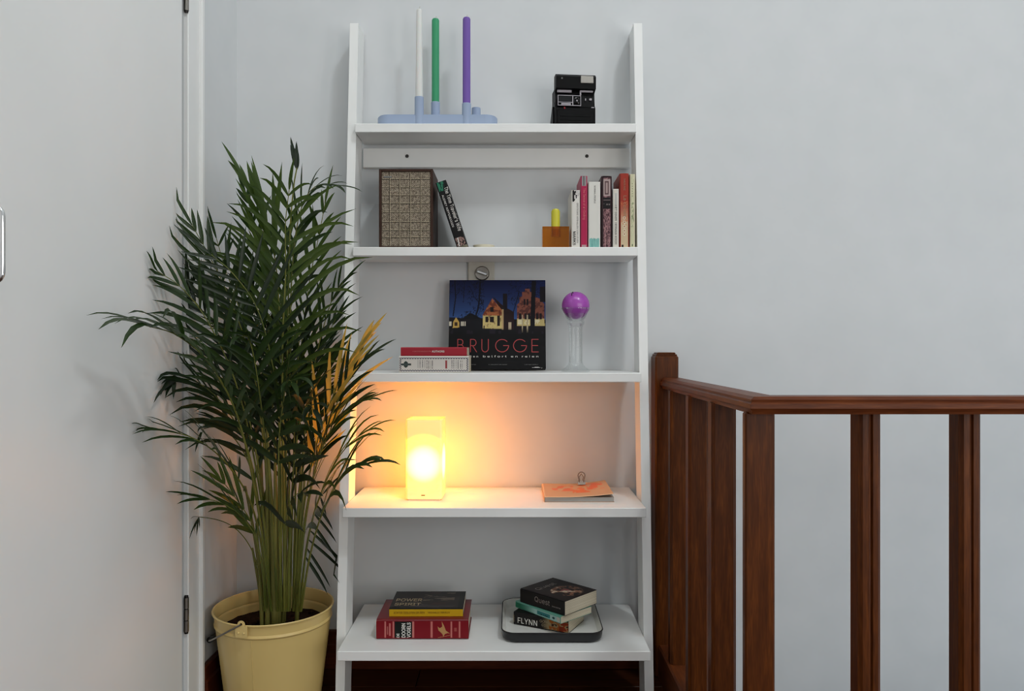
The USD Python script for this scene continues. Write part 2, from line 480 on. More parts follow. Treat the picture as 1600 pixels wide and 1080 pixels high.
def book(name, label, th, h, dp, cover, matrix=None, loc=None, hard=False, group=None, cat='book', round_=.35):
    """upright book in its own axes: spine towards -y, thickness along x (centred), height along z, pages behind."""
    b = thing(name, label, cat, loc or (0, 0, 0), matrix, group)
    k = .0022 if hard else .0006
    sq = .003 if hard else .0004
    e = min(.004, th * .3) * (1.5 if hard else .6)
    hw = th / 2
    outer = [(-hw, dp), (-hw, e)] + [(-hw + (1 - math.cos(a)) * e * 1.2, e - math.sin(a) * e) for a in np.linspace(.3, math.pi / 2, 4)]
    outer = outer + [(-x, y) for x, y in outer[::-1]]
    inner = [(hw - k, dp), (hw - k, k + e * .6), (-hw + k, k + e * .6), (-hw + k, dp)]
    obj('cover', prism(Polygon(outer + inner), h, ((1, 0, 0), (0, 1, 0), (0, 0, 1))), cover, b)
    obj('pages', bx(-hw + k + .0001, hw - k - .0001, k + e * .6 + .0002, dp - sq, sq, h - sq, .0003), MAT['pages'], b)
    b_ = dict(prim=b, th=th, h=h, dp=dp)
    return b, b_


def spine_sheet(b, th, h, nu, nv, paint, m=.0006):
    return sheet(b, 'spine_print', (-th / 2 + m + .0022, 0, .0005), (th - 2 * m - .0044, 0, 0), (0, 0, h - .001), nu, nv, paint)


# ------------------------------------------------------------------ shelf 1: candle holder and candles
plain('blue_lacquer', (156, 172, 198), .45)
plain('wax_white', (226, 226, 222), .45, subsurface_weight=.2)
plain('wax_green', (56, 156, 108), .42)
plain('wax_purple', (116, 84, 170), .42)
plain('wick', (190, 186, 176), .9)
WF, WB = .094, .052
fr = FPX / (D - WF)
bk = FPX / (D - WB)
hx0, hx1 = (588 - 800) / fr, (777 - 800) / fr
hcx, hcy = (hx0 + hx1) / 2, -(WF + WB) / 2 + .004
ch = thing('candle_holder', 'pale blue oblong metal candle holder with four tubes on top shelf', 'candle holder', (hcx, hcy, Z1))
rad = .033
st = LineString([(hx0 - hcx + rad, 0), (hx1 - hcx - rad, 0)]).buffer(rad, 16)
st_in = st.buffer(-.002)
h_b = .0315
body = []
prof_off = [(0.0, .0), (.0, h_b - .004), (.0015, h_b - .001), (.004, h_b)]
obj('base', cat_(prism(st, h_b - .004), *[prism(st.buffer(-o1), b_ - a_, o=(0, 0, a_)) for (a_, b_, o1) in ((h_b - .004, h_b - .002, .001), (h_b - .002, h_b, .003))]), MAT['blue_lacquer'], ch)
tubes = []
for px, w, top in ((655, WF, 152), (729, WF, 162), (680.5, WB, 160), (744, WB, 169)):
    q = at(px, top, w)
    t_h = q[2] - Z1
    R_ = .0118
    tb = lathe([(0, 0), (R_, 0), (R_, t_h - .001), (R_ - .0008, t_h), (R_ - .0015, t_h), (R_ - .0015, t_h - .02), (0, t_h - .02)], 28, (q[0] - hcx, -w - hcy, 0))
    obj('candle_tube', tb, MAT['blue_lacquer'], ch)
    tubes.append((q[0], -w, q[2]))


def candle(name, label, t, r0, r1, ztop, mat):
    zb = t[2] - .019
    c = thing(name, label, 'candle', (t[0], t[1], zb))
    H = ztop - zb
    obj('wax', lathe([(0, 0), (r0 * .95, 0), (r0, .02), (r1, H - .004), (r1 * .8, H), (r1 * .3, H - .001), (0, H - .001)], 28), mat, c)
    obj('wick', tube([(0, 0, H - .003), (.0006, 0, H + .003), (.002, 0, H + .008)], .0007, 6), MAT['wick'], c)


candle('dinner_candle', 'tall white tapering dinner candle in blue holder', tubes[0], .0098, .0072, at(655, 15, WF)[2], MAT['wax_white'])
candle('dinner_candle', 'green dinner candle in blue holder', tubes[2], .0101, .0099, at(680, 30, WB)[2], MAT['wax_green'])
candle('dinner_candle', 'purple dinner candle in blue holder', tubes[1], .0101, .0099, at(731, 28, WF)[2], MAT['wax_purple'])

# ------------------------------------------------------------------ shelf 1: instant camera
plain('black_plastic', (7, 7, 8), .45, .14)
plain('black_gloss', (10, 10, 12), .12)
plain('silver_trim', (176, 170, 176), .4)
plain('flash_lens', (186, 182, 174), .2)
plain('rainbow_red', (150, 30, 40), .5)
cw = .105
cxm = (at(866.5, 150, .105)[0] + at(931, 150, .105)[0]) / 2
ca, sa = math.cos(.10), math.sin(.10)
pc = thing('instant_camera', 'black folding instant camera with flash bar on the top shelf', 'camera', matrix=M4((cxm, -.108, Z1), (ca, sa, 0), (-sa, ca, 0), (0, 0, 1)))
BM = MAT['black_plastic']
yz = ((0, 1, 0), (0, 0, 1), (1, 0, 0))


def side(poly, x0, x1):
    return prism(Polygon(poly), x1 - x0, yz, (x0, 0, 0))


obj('body', side([(0, 0), (.098, 0), (.098, .018), (.050, .062), (.018, .064), (.004, .050), (0, .046)], -cw / 2, cw / 2), BM, pc)
obj('film_door', cat_(bx(-cw / 2 + .005, cw / 2 - .005, -.002, .002, .003, .040, .001), bx(-.04, .04, -.003, 0, .022, .026, .001), bx(-.04, .04, -.003, 0, .012, .015, .001)), BM, pc)
obj('front_panel', side([(.004, .044), (.055, .046), (.055, .098), (.012, .098), (.008, .090)], -cw / 2 + .001, cw / 2 - .001), BM, pc)
obj('flash_bar', side([(-.006, .094), (.018, .086), (.024, .09), (.022, .131), (.0, .131), (-.008, .124)], -cw / 2 + .001, cw / 2), BM, pc)
fy = .0065
lb = obj('lens_housing', cat_(bx(-.045, .013, -.002, .01, .051, .077, .0015)), BM, pc)


def frame(x0, x1, z0, z1, t, y):
    return cat_(bx(x0, x1, y - .0015, y + .001, z0, z0 + t), bx(x0, x1, y - .0015, y + .001, z1 - t, z1), bx(x0, x0 + t, y - .0015, y + .001, z0 + t, z1 - t), bx(x1 - t, x1, y - .0015, y + .001, z0 + t, z1 - t))


obj('silver_frame', cat_(frame(-.046, -.007, .050, .077, .0014, -.002), frame(-.0075, .0145, .050, .077, .0016, -.002), bx(-.046, -.0075, -.0035, -.001, .058, .0595)), MAT['silver_trim'], lb)
obj('viewfinder', bx(-.043, -.010, -.0030, -.001, .061, .075), MAT['black_gloss'], lb)
obj('scale_print', bx(-.037, -.012, -.0030, -.0015, .0525, .0565), MAT['silver_trim'], lb)
ln = lathe([(0, 0), (.0085, 0), (.0085, .003), (.006, .004), (.004, .002), (0, .003)], 28); ln.apply_transform(R90); ln.apply_translation((.0035, -.0015, .0635))
obj('lens', ln, MAT['black_gloss'], lb)
obj('lens_glint', prism(Point(.0035, .0635).buffer(.0018, 8), .0004, ((1, 0, 0), (0, 0, 1), (0, -1, 0)), (0, -.0048, 0)), MAT['silver_trim'], lb)
obj('silver_stripe', cat_(bx(-.047, -.009, .001, .006, .0855, .0925, .001)), MAT['silver_trim'], pc)
obj('silver_stripe', cat_(bx(.012, .047, .001, .006, .0875, .0935, .001), bx(.012, .016, .001, .006, .079, .0885, .0008)), MAT['silver_trim'], pc)
obj('flash_window', cat_(bx(.013, .046, -.0088, -.002, .108, .1265, .0012), *[bx(.014 + k * .004, .0165 + k * .004, -.0094, -.008, .109, .1255) for k in range(8)]), MAT['flash_lens'], pc)
obj('sensor', cat_(bx(.026, .029, .002, .009, .066, .072, .0008), bx(.037, .044, .002, .009, .067, .0725, .001), bx(.042, .050, .0015, .012, .045, .05, .001)), MAT['silver_trim'], pc)
obj('shutter_button', bx(-.030, -.026, -.0015, .006, .042, .048, .001), MAT['rainbow_red'], pc)
obj('emblem', prism(Point(-.036, .1185).buffer(.0022, 10), .0008, ((1, 0, 0), (0, 0, 1), (0, -1, 0)), (0, -.0079, 0)), MAT['ink_grey'], pc)
obj('strap', side([(.012, .0), (.075, .0), (.072, .008), (.03, .05), (.018, .052)], -cw / 2 - .004, -cw / 2), BM, pc)

# ------------------------------------------------------------------ shelf 2: speaker box
MAT['speaker_cloth'] = usdkit.material(stage, L('speaker_cloth'), {
    't': ('texture_coordinate', {}), 'mp': ('mapping', {'scale': (420, 420, 420)}),
    'ch': ('checker_texture', {'color1': tuple(lin((160, 146, 126))), 'color2': tuple(lin((72, 62, 54))), 'scale': 1.0}),
    'n': ('noise_texture', {'scale': 260.0, 'detail': 2}), 'r': ('rgb_ramp', {'ramp': [(.35, lin((62, 54, 48))), (.65, lin((190, 178, 158)))]}),
    'mx': ('mix_color', {'fac': .45}), 'p': ('principled_bsdf', {'roughness': .9, 'specular_ior_level': .1}), 'b': ('bump', {'strength': .4, 'distance': .001})},
    [('t.object', 'mp.vector'), ('mp.vector', 'ch.vector'), ('t.object', 'n.vector'), ('n.fac', 'r.fac'), ('ch.color', 'mx.a'), ('r.color', 'mx.b'), ('mx.result', 'p.base_color'), ('ch.fac', 'b.height'), ('b.normal', 'p.normal')], surface='p.BSDF')
plain('thread_dark', (44, 36, 30), .9)
plain('thread_light', (196, 182, 154), .9)
w_s = .139
sx0, sx1 = at(592, 300, w_s)[0], at(676.5, 300, w_s)[0]
sH = at(600, 264, w_s)[2] - Z2
spk = thing('speaker', 'walnut cased speaker with woven beige grille cloth on second shelf', 'speaker', (sx0, -w_s, Z2))
sw_ = sx1 - sx0
obj('cabinet', cat_(bx(0, .0065, 0, .128, 0, sH, .001), bx(sw_ - .0065, sw_, 0, .128, 0, sH, .001), bx(.006, sw_ - .006, 0, .128, sH - .0065, sH, .001), bx(.006, sw_ - .006, 0, .128, 0, .004, .001), bx(.006, sw_ - .006, .11, .128, .004, sH - .006)), MAT['speaker_walnut'], spk)
gr = obj('grille', bx(.0062, sw_ - .0062, .003, .012, .004, sH - .0062, .001), MAT['speaker_cloth'], spk)
th_d, th_l = [], []
for k, f in enumerate((.16, .36, .58, .79)):
    x = .006 + f * (sw_ - .0124)
    th_d.append(bx(x, x + .0014, .0021, .0036, .006, sH - .008)); th_l.append(bx(x + .0015, x + .0024, .0022, .0036, .006, sH - .008))
for f in (.11, .205, .32, .45, .57, .68, .79, .90):
    z = .005 + f * (sH - .013)
    th_d.append(bx(.008, sw_ - .008, .0025, .0036, z, z + .0013)); th_l.append(bx(.008, sw_ - .008, .0023, .0036, z + .0014, z + .0022))
obj('dark_thread', cat_(*th_d), MAT['thread_dark'], gr)
obj('light_thread', cat_(*th_l), MAT['thread_light'], gr)
obj('badge', bx(.012, .032, .0018, .0035, sH - .022, sH - .018, .0005), MAT['ink_grey'], spk)

# ------------------------------------------------------------------ shelf 2: leaning paperback
lw = .146
plain('cover_black', (20, 18, 18), .45, .25)
plain('cover_dark_green', (22, 34, 30), .4)
tilt = math.atan2((714 - 682.5), (385 - 290))
lt, lh = .0275, .171
base_l = at(713, 385, lw)
ez = np.array([-math.sin(tilt), 0, math.cos(tilt)])
ex = np.array([math.cos(tilt), 0, math.sin(tilt)])
o = np.array([base_l[0], -lw, Z2 + .0]) + ex * lt / 2
o[0] += .0012
bk_, bd = book('book', 'black paperback with white script on spine leaning against the speaker', lt, lh, .105, MAT['cover_black'], matrix=M4(o, ex, (0, 1, 0), ez))


def p_lean(s, t):
    im = np.zeros(s.shape + (3,)); im[:] = (24, 22, 22)
    put(im, (t > .86) & (s < .72 - (t < .9) * .2), (46, 120, 92))
    put(im, (t > .86) & (nz_(s, t, 6, 12, 3) > .55), (24, 44, 38))
    put(im, (t < .13) & (nz_(s, t, 7, 30, 5) > .5), (150, 120, 112))
    put(im, (t < .13) & (np.abs(s - .2 - t) < .07), (210, 205, 200))
    return im


spine_sheet(bk_, lt, lh, 24, 120, p_lean)
dn = np.array([0, 0, -1.0])
lettering(bk_, "The Time Traveler's Wife", .0095, (.0028, 0, lh * .90), dn, (1, 0, 0), MAT['ink_white'], width=lh * .68)
lettering(bk_, 'AUDREY NIFFENEGGER', .0048, (-.0085, 0, lh * .80), dn, (1, 0, 0), MAT['ink_white'], width=lh * .50)

# cream dish behind it
cd = at(756, 383, .075)
dish = thing('small_dish', 'small flat cream dish behind the leaning black paperback', 'dish', (cd[0], -.075, Z2))
plain('cream_china', (222, 214, 190), .35)
obj('bowl', lathe([(0, 0), (.020, 0), (.026, .004), (.0285, .013), (.0275, .014), (.0245, .006), (.019, .003), (0, .003)], 36), MAT['cream_china'], dish)

# ------------------------------------------------------------------ shelf 2: amber block with yellow candle
MAT['amber_glass'] = usdkit.material(stage, L('amber_glass'), {'p': ('principled_bsdf', {'base_color': tuple(lin((214, 124, 4))), 'roughness': .06, 'transmission_weight': .85, 'ior': 1.4})}, [], surface='p.BSDF')
MAT['yellow_wax'] = usdkit.material(stage, L('yellow_wax'), {'p': ('principled_bsdf', {'base_color': tuple(lin((214, 206, 60))), 'roughness': .4, 'subsurface_weight': .3, 'subsurface_radius': (.01, .01, .004)})}, [], surface='p.BSDF')
aw = .142
ax0, ax1 = at(847.5, 370, aw)[0], at(889.5, 370, aw)[0]
az = at(850, 354, aw)[2] - Z2
ab = thing('candle_block', 'amber glass block candle holder beside the row of books', 'candle holder', (ax0, -aw, Z2))
from manifold3d import Manifold
blk = Manifold.cube((ax1 - ax0, .06, az))
hole = Manifold.cylinder(.03, .0135, .0135, 32).translate(((ax1 - ax0) / 2 + .001, .030, az - .024))
blk = blk - hole
obj('block', blk, MAT['amber_glass'], ab, smooth=False)
yc_ = thing('stub_candle', 'yellow candle stub standing in the amber block', 'candle', (ax0 + (ax1 - ax0) / 2 + .001, -aw + .030, Z2 + az - .0238))
hh = at(868, 326, aw - .03)[2] - (Z2 + az - .0238)
obj('wax', lathe([(0, 0), (.0115, 0), (.0112, hh - .008), (.008, hh - .002), (0, hh)], 28), MAT['yellow_wax'], yc_)
obj('wick', tube([(0, 0, hh - .002), (.0005, 0, hh + .004)], .0006, 6), MAT['wick'], yc_)

# ------------------------------------------------------------------ shelf 2: row of books
bw = .141
fb = FPX / (D - bw)
gB = 'books upright at the right end of the second shelf'
plain('paper_white', (222, 219, 210), .5)
plain('paper_cream', (214, 206, 176), .5)
plain('crimson', (176, 40, 82), .4)
plain('mauve_dark', (58, 34, 40), .4)
plain('brick_red', (160, 58, 42), .45)


def row_book(x0, x1, ytop, label, cover, paint, dp=.118, hard=False, nu=26, nv=150):
    X0_, X1_ = (x0 - 800) / fb, (x1 - 800) / fb
    th = X1_ - X0_ - .0008
    h = HC + (540 - ytop) / fb - Z2
    b, _ = book('book', label, th, h, dp, cover, loc=((X0_ + X1_) / 2, -bw, Z2), hard=hard)
    spine_sheet(b, th, h, nu, nv, paint)
    return b, th, h


def p1(s, t):
    im = np.zeros(s.shape + (3,)); im[:] = (224, 220, 212)
    f = (t > .79 + .13 * (s - .1))
    put(im, f, (205, 200, 195))
    put(im, f & (nz_(s, t, 5, 32, 8) > .53), (38, 36, 36))
    put(im, (t > .8) & (s < .26), (30, 28, 28))
    return im


b, th, h = row_book(892.5, 906.5, 297, 'white paperback with black portrait at top of spine, first of the row', MAT['paper_white'], p1)
lettering(b, 'MARKS', .0062, (-.0065, 0, h * .28), dn, (1, 0, 0), MAT['ink_black'], width=h * .24, bold=True)
lettering(b, 'GROTESKE VERHALEN VAN LEVEN', .0042, (.0025, 0, h * .78), dn, (1, 0, 0), MAT['ink_grey'], width=h * .70)


def p2(s, t):
    im = np.zeros(s.shape + (3,)); im[:] = (178, 38, 80)
    put(im, t > .86, (150, 146, 146)); put(im, (t > .87) & (np.abs(s - .45) < .12), (90, 90, 92)); put(im, t < .035, (176, 150, 150))
    put(im, (np.abs(t - .535) < .003) & (np.abs(s - .5) < .25), (30, 20, 24))
    return im


b, th, h = row_book(907, 918, 275, 'crimson paperback with grey top band and pink lettering on spine', MAT['crimson'], p2)
lettering(b, 'The Sense of an Ending', .0062, (-.002, 0, h * .83), dn, (1, 0, 0), MAT['ink_pink'], width=h * .44)


def p3(s, t):
    im = np.zeros(s.shape + (3,)); im[:] = (224, 222, 214)
    e = .13 + .012 * np.sin(s * 9) + .02 * (np.abs(s - .5) < .1)
    put(im, t < e, (132, 186, 178)); put(im, (t < e) & (nz_(s, t, 20, 3, 2) > .56), (108, 164, 158))
    return im


b, th, h = row_book(919, 938.5, 284, 'thick plain white paperback with teal band at foot of spine', MAT['paper_white'], p3)
lettering(b, 'NORMAL PEOPLE', .0042, (-.001, 0, h * .94), dn, (1, 0, 0), MAT['ink_grey'], width=h * .27)


def p4(s, t):
    im = np.zeros(s.shape + (3,)); im[:] = (126, 92, 96)
    n = nz_(s, t, 9, 44, 12, 4)
    put(im, n > .55, (164, 122, 122)); put(im, n < .42, (72, 42, 48))
    put(im, (t > .72) & (t < .955), (176, 156, 152)); put(im, (t > .74) & (t < .93) & (np.abs(s - .5) < .24), (96, 72, 74)); put(im, (t > .76) & (t < .91) & (np.abs(s - .5) < .10), (168, 146, 142))
    put(im, (t > .54) & (t < .70), (26, 22, 24)); put(im, (np.abs(t - .665) < .004), (150, 130, 128)); put(im, (np.abs(t - .605) < .01) & (nz_(s, t, 20, 30, 4) > .5), (130, 120, 118))
    put(im, (s < .10) | (s > .93) | (t > .975), (40, 22, 26))
    put(im, (t < .22) & (np.abs(s - .5) < .05), (50, 26, 32))
    return im


b, th, h = row_book(939.5, 956.5, 275, 'mauve patterned hardback with black title panel on its spine', MAT['mauve_dark'], p4, hard=True)


def p5(s, t):
    im = np.zeros(s.shape + (3,)); im[:] = (220, 214, 202)
    put(im, (np.abs(s - .5) < .22) & (t > .72) & (t < .93), (188, 188, 182))
    return im


b, th, h = row_book(957.2, 967.2, 295, 'slim short off-white paperback with grey vertical title', MAT['paper_white'], p5)
lettering(b, 'HET DINER  HERMAN KOCH', .0046, (-.0022, 0, h * .72), dn, (1, 0, 0), MAT['ink_grey'], width=h * .66, bold=True)


def p6(s, t):
    im = np.zeros(s.shape + (3,)); im[:] = (160, 56, 42)
    k = np.clip((.62 - t) / .30, 0, 1)[..., None]
    im[:] = im * (1 - k) + np.array((206, 184, 150.)) * k
    put(im, (t < .62) & (t > .30) & (nz_(s, t, 14, 60, 6) > .57), (206, 120, 76))
    for q in (.40, .34, .285, .23, .18):
        put(im, ((s - .5) ** 2 / .04 + (t - q) ** 2 / .0004) < 1, (226, 214, 190)); put(im, ((s - .5) ** 2 / .012 + (t - q) ** 2 / .00012) < 1, (176, 130, 96))
    put(im, (t < .04) & (np.abs(s - .25) < .14), (40, 30, 26))
    return im


b, th, h = row_book(968, 983.3, 271, 'tall brick red hardback fading to cream towards the foot of spine', MAT['brick_red'], p6, hard=True)
lettering(b, 'La ciudad', .0072, (-.002, 0, h * .70), dn, (1, 0, 0), MAT['ink_tan'], width=h * .28)
lettering(b, 'CARLOS RUIZ', .0042, (-.0018, 0, h * .93), dn, (1, 0, 0), MAT['ink_tan'], width=h * .16)


def p7(s, t):
    im = np.zeros(s.shape + (3,)); im[:] = (206, 204, 168)
    n = nz_(s, t, 6, 40, 21, 3)
    put(im, (n > .56) & (t > .28) & (t < .66), (140, 148, 112)); put(im, (n < .40) & (t > .2), (224, 218, 186))
    put(im, (np.abs(s - .45) < .10) & (t > .68) & (t < .88) & (np.sin(t * 190) > .1), (92, 86, 70))
    put(im, ((s - .45) ** 2 / .03 + (t - .03) ** 2 / .0003) < 1, (60, 76, 52))
    return im


b, th, h = row_book(984, 992.6, 272, 'cream green patterned paperback at the end of row against the upright', MAT['paper_cream'], p7)

# ------------------------------------------------------------------ shelf 3: picture book of a town
bb, bt = .074, .036          # w of the foot and of the top of its front cover
pL, pR = at(700.5, 581, bb)[0], at(853, 581, bb)[0]
pHt = math.hypot(at(700, 441.5, bt)[2] - Z3, bb - bt)
nrm = np.array([0, -(at(700, 441.5, bt)[2] - Z3), (bb - bt)]) / pHt       # outwards
upv = np.array([0, (bb - bt), at(700, 441.5, bt)[2] - Z3]) / pHt
pW = pR - pL
thk = .024
# local axes: x right, y = into the book, z = up along the cover
tb = thing('picture_book', 'large square hardback with a dusk photograph of brick houses, leaning back on wall', 'book', matrix=M4((pL, -bb, Z3 + .0062), (1, 0, 0), -nrm, upv))
plain('cover_night', (16, 15, 22), .25)
obj('cover', cat_(bx(0, pW, 0, .0025, 0, pHt, .0006), bx(0, pW, thk - .0025, thk, 0, pHt, .0006), bx(0, .0025, .002, thk - .002, 0, pHt, .0006)), MAT['cover_night'], tb)
obj('pages', bx(.003, pW - .003, .0027, thk - .0027, .003, pHt - .003), MAT['pages'], tb)


def pb(s, t):
    # zoomed coordinates of the cover: X 548..1525, Y 75..975
    X = 548 + s * 977
    Y = 975 - t * 900
    im = np.zeros(s.shape + (3,))
    k = np.clip((Y - 75) / 420, 0, 1)[..., None]
    im[:] = np.array((16, 20, 58.)) * (1 - k) + np.array((58, 92, 150.)) * k
    kx = np.clip((X - 900) / 500, 0, 1)[..., None] * .45 * (1 - k)
    im[:] = im * (1 - kx) + np.array((22, 38, 100.)) * kx
    # bare twigs
    tw = nz_(s, t, 34, 26, 31, 4)
    put(im, (np.abs(tw - .5) < .022) & (X < 900) & (Y < 470) & (nz_(s, t, 4, 4, 9) > .42), (14, 16, 34))
    put(im, (np.abs(nz_(s, t, 30, 40, 41, 4) - .5) < .02) & (X > 1150) & (Y < 330), (14, 14, 28))
    for pts, wd in ((((862, 80), (856, 200), (848, 320), (838, 380), (815, 450)), 8), (((600, 80), (612, 250), (588, 440)), 6), (((700, 100), (690, 300)), 3), (((856, 230), (905, 242)), 3), (((848, 300), (800, 250), (770, 170)), 3), (((605, 240), (650, 190)), 3), (((1180, 470), (1230, 300), (1260, 190)), 4)):
        for (x0, y0), (x1, y1) in zip(pts, pts[1:]):
            u = np.clip(((X - x0) * (x1 - x0) + (Y - y0) * (y1 - y0)) / ((x1 - x0) ** 2 + (y1 - y0) ** 2), 0, 1)
            put(im, np.hypot(X - x0 - u * (x1 - x0), Y - y0 - u * (y1 - y0)) < wd, (12, 13, 26))
    # hedges and far houses
    put(im, Y > 470 + 40 * (nz_(s, s * 0, 14, 1, 3) - .3) - 60 * np.exp(-((X - 780) / 90) ** 2), (17, 17, 22))
    put(im, inside(X, Y, [(550, 455), (760, 470), (760, 520), (550, 520)]), (24, 20, 26))
    put(im, inside(X, Y, [(585, 565), (590, 500), (618, 455), (650, 505), (652, 560)]), (196, 162, 84))
    put(im, inside(X, Y, [(604, 545), (604, 505), (634, 505), (634, 545)]), (60, 44, 30))
    for x in (552, 566, 672, 690, 710):
        put(im, (np.abs(X - x) < 7) & (np.abs(Y - 520) < 22), (206, 200, 180))
    # middle house
    put(im, inside(X, Y, [(985, 238), (1110, 350), (1205, 400), (1205, 580), (1085, 585), (1085, 400)]), (38, 22, 24))
    put(im, (X > 1092) & (X < 1138) & (Y > 212) & (Y < 380), (22, 16, 24))
    fac = inside(X, Y, [(888, 570), (888, 430), (985, 262), (1075, 370), (1090, 400), (1090, 575)])
    put(im, fac, (176, 106, 66))
    put(im, fac & (nz_(s, t, 40, 40, 17) > .55), (120, 62, 44))
    put(im, fac & (Y > 440), (204, 184, 120))
    put(im, fac & (Y > 440) & (nz_(s, t, 40, 40, 18) > .58), (150, 124, 84))
    for (a, c, e, g) in ((965, 1000, 350, 400), (915, 945, 450, 505), (962, 1002, 448, 505), (1035, 1062, 440, 545), (898, 908, 540, 575)):
        put(im, (X > a) & (X < c) & (Y > e) & (Y < g), (34, 26, 26))
    put(im, (np.abs(X - 1092) < 9) & (Y > 375) & (Y < 580), (190, 160, 116))
    put(im, (np.abs(X - 1165) < 14) & (Y > 505) & (Y < 580), (186, 168, 140))
    # right house with its gable
    gab = inside(X, Y, [(1235, 560), (1235, 330), (1262, 300), (1262, 250), (1290, 240), (1290, 195), (1320, 190), (1320, 165), (1370, 165), (1370, 195), (1400, 205), (1420, 250), (1460, 258), (1515, 320), (1518, 560)])
    put(im, gab, (138, 82, 66))
    put(im, gab & (nz_(s, t, 46, 40, 23) > .54), (96, 54, 48))
    put(im, gab & (Y > 470), (190, 170, 112))
    put(im, (X > 1470) & (Y > 140) & (Y < 300), (24, 18, 26))
    for x in (1255, 1310, 1345, 1430, 1465):
        put(im, (X > x) & (X < x + 26) & (Y > 415) & (Y < 475), (30, 22, 26))
    for x in (1305, 1335):
        put(im, (X > x) & (X < x + 20) & (Y > 270) & (Y < 330), (30, 22, 26))
    for x in (1245, 1310, 1415):
        put(im, (X > x) & (X < x + 52) & (Y > 480) & (Y < 530) & (nz_(s, t, 50, 30, 25) > .4), (214, 204, 168))
    put(im, (Y > 545) & (X > 1225), (26, 18, 24))
    for x in (1292, 1342):
        put(im, (np.abs(X - x) < 6) & (Y > 430) & (Y < 610), (176, 160, 130))
    put(im, inside(X, Y, [(1388, 80), (1432, 80), (1415, 600), (1368, 600)]), (16, 12, 20))
    # ground into the black title panel
    kk = np.clip((Y - 560) / 80, 0, 1)[..., None]
    im[:] = np.where((Y > 560)[..., None], im * (1 - kk) + np.array((9, 8, 10.)) * kk, im)
    put(im, (np.abs(Y - 600) < 22) & (nz_(s, t, 30, 10, 27) > .62), (30, 24, 34))
    put(im, inside(X, Y, [(1380, 965), (1440, 956), (1490, 968), (1430, 964)]), (214, 212, 206))
    return im


sheet(tb, 'cover_print', (.0005, 0, .0005), (pW - .001, 0, 0), (0, 0, pHt - .001), 260, 240, pb)


def cv(x, y):
    return ((x - 548) / 977 * pW, (975 - y) / 900 * pHt)


def arcl(cx_, cy_, rx, ry, a0, a1, n=18):
    return [cv(cx_ + rx * math.cos(a), cy_ - ry * math.sin(a)) for a in np.linspace(math.radians(a0), math.radians(a1), n)]


LS = [[cv(640, 680), cv(640, 806)], [cv(640, 680), cv(668, 680)] + arcl(668, 708, 24, 28, 90, -90, 10) + [cv(640, 736)], [cv(640, 736), cv(672, 736)] + arcl(672, 771, 28, 35, 90, -90, 10) + [cv(640, 806)],
      [cv(768, 806), cv(768, 680), cv(798, 680)] + arcl(798, 712, 26, 32, 90, -90, 10) + [cv(768, 744)], [cv(790, 744), cv(830, 806)],
      [cv(882, 680), cv(882, 765)] + arcl(915, 768, 33, 38, 180, 360, 14) + [cv(948, 680)],
      arcl(1086, 743, 66, 63, 42, 360) + [cv(1100, 743)], arcl(1266, 743, 66, 63, 42, 360) + [cv(1280, 743)],
      [cv(1450, 680), cv(1386, 680), cv(1386, 806), cv(1450, 806)], [cv(1386, 742), cv(1444, 742)]]
strokes(tb, LS, .0011, (0, 0, 0), (1, 0, 0), (0, 0, 1), MAT['ink_rose'], off=.0008)
for wd, x0, x1 in (('een', 762, 846), ('belfort', 895, 1130), ('en', 1175, 1240), ('reien', 1285, 1450)):
    q = cv(x0, 860)
    lettering(tb, ' '.join(wd), .0050, (q[0], 0, q[1]), (1, 0, 0), (0, 0, 1), MAT['ink_white'], width=(x1 - x0) / 977 * pW, off=.0008)
for wd, x0, x1 in (('FOTOGRAFIE', 700, 825), ('A. DECORTE EN ZOON', 950, 1135), ('UITGEVERIJ', 1310, 1445)):
    q = cv(x0, 936)
    lettering(tb, wd, .0022, (q[0], 0, q[1]), (1, 0, 0), (0, 0, 1), MAT['ink_grey'], width=(x1 - x0) / 977 * pW, off=.0008)

# ------------------------------------------------------------------ shelf 3: two flat books
plain('deep_red', (158, 20, 40), .4)
fw = .193
ff = FPX / (D - fw)


def flat(o, yaw):
    """book lying front cover up, spine to the viewer; o: the middle of the foot edge line, height axis runs to the left."""
    c, s_ = math.cos(yaw), math.sin(yaw)
    exw = np.array([c, s_, 0.0])          # to the right along the spine
    eyw = np.array([-s_, c, 0.0])         # into the book
    return M4(o, (0, 0, 1), eyw, -exw)


def flat_book(name, label, xl, yl, xr, yr, z, th, dp, cover, hard=False):
    """spine's lower edge from pixel (xl, yl) to (xr, yr) on the plane z."""
    def onz(px, py):
        d = FPX * (HC - z) / (py - YH)
        return np.array([(px - 800) * d / FPX, d - D])
    a, b_ = (onz(xl, yl), onz(xr, yr)) if isinstance(xl, (int, float)) else (xl, xr)
    v_ = b_ - a
    h = float(np.linalg.norm(v_))
    yaw = math.atan2(v_[1], v_[0])
    mtx = flat((b_[0], b_[1], z + th / 2), yaw)
    b, _ = book(name, label, th, h, dp, cover, matrix=mtx, hard=hard)
    return b, h, th


z = Z3
A = np.array
b, h, th = flat_book('book', 'thick white paperback with dark checked border under the red one', A([(623.5 - 800) / ff, -fw]), 0, A([(732.5 - 800) / ff, -fw]), 0, z, .0415, .114, MAT['paper_white'])


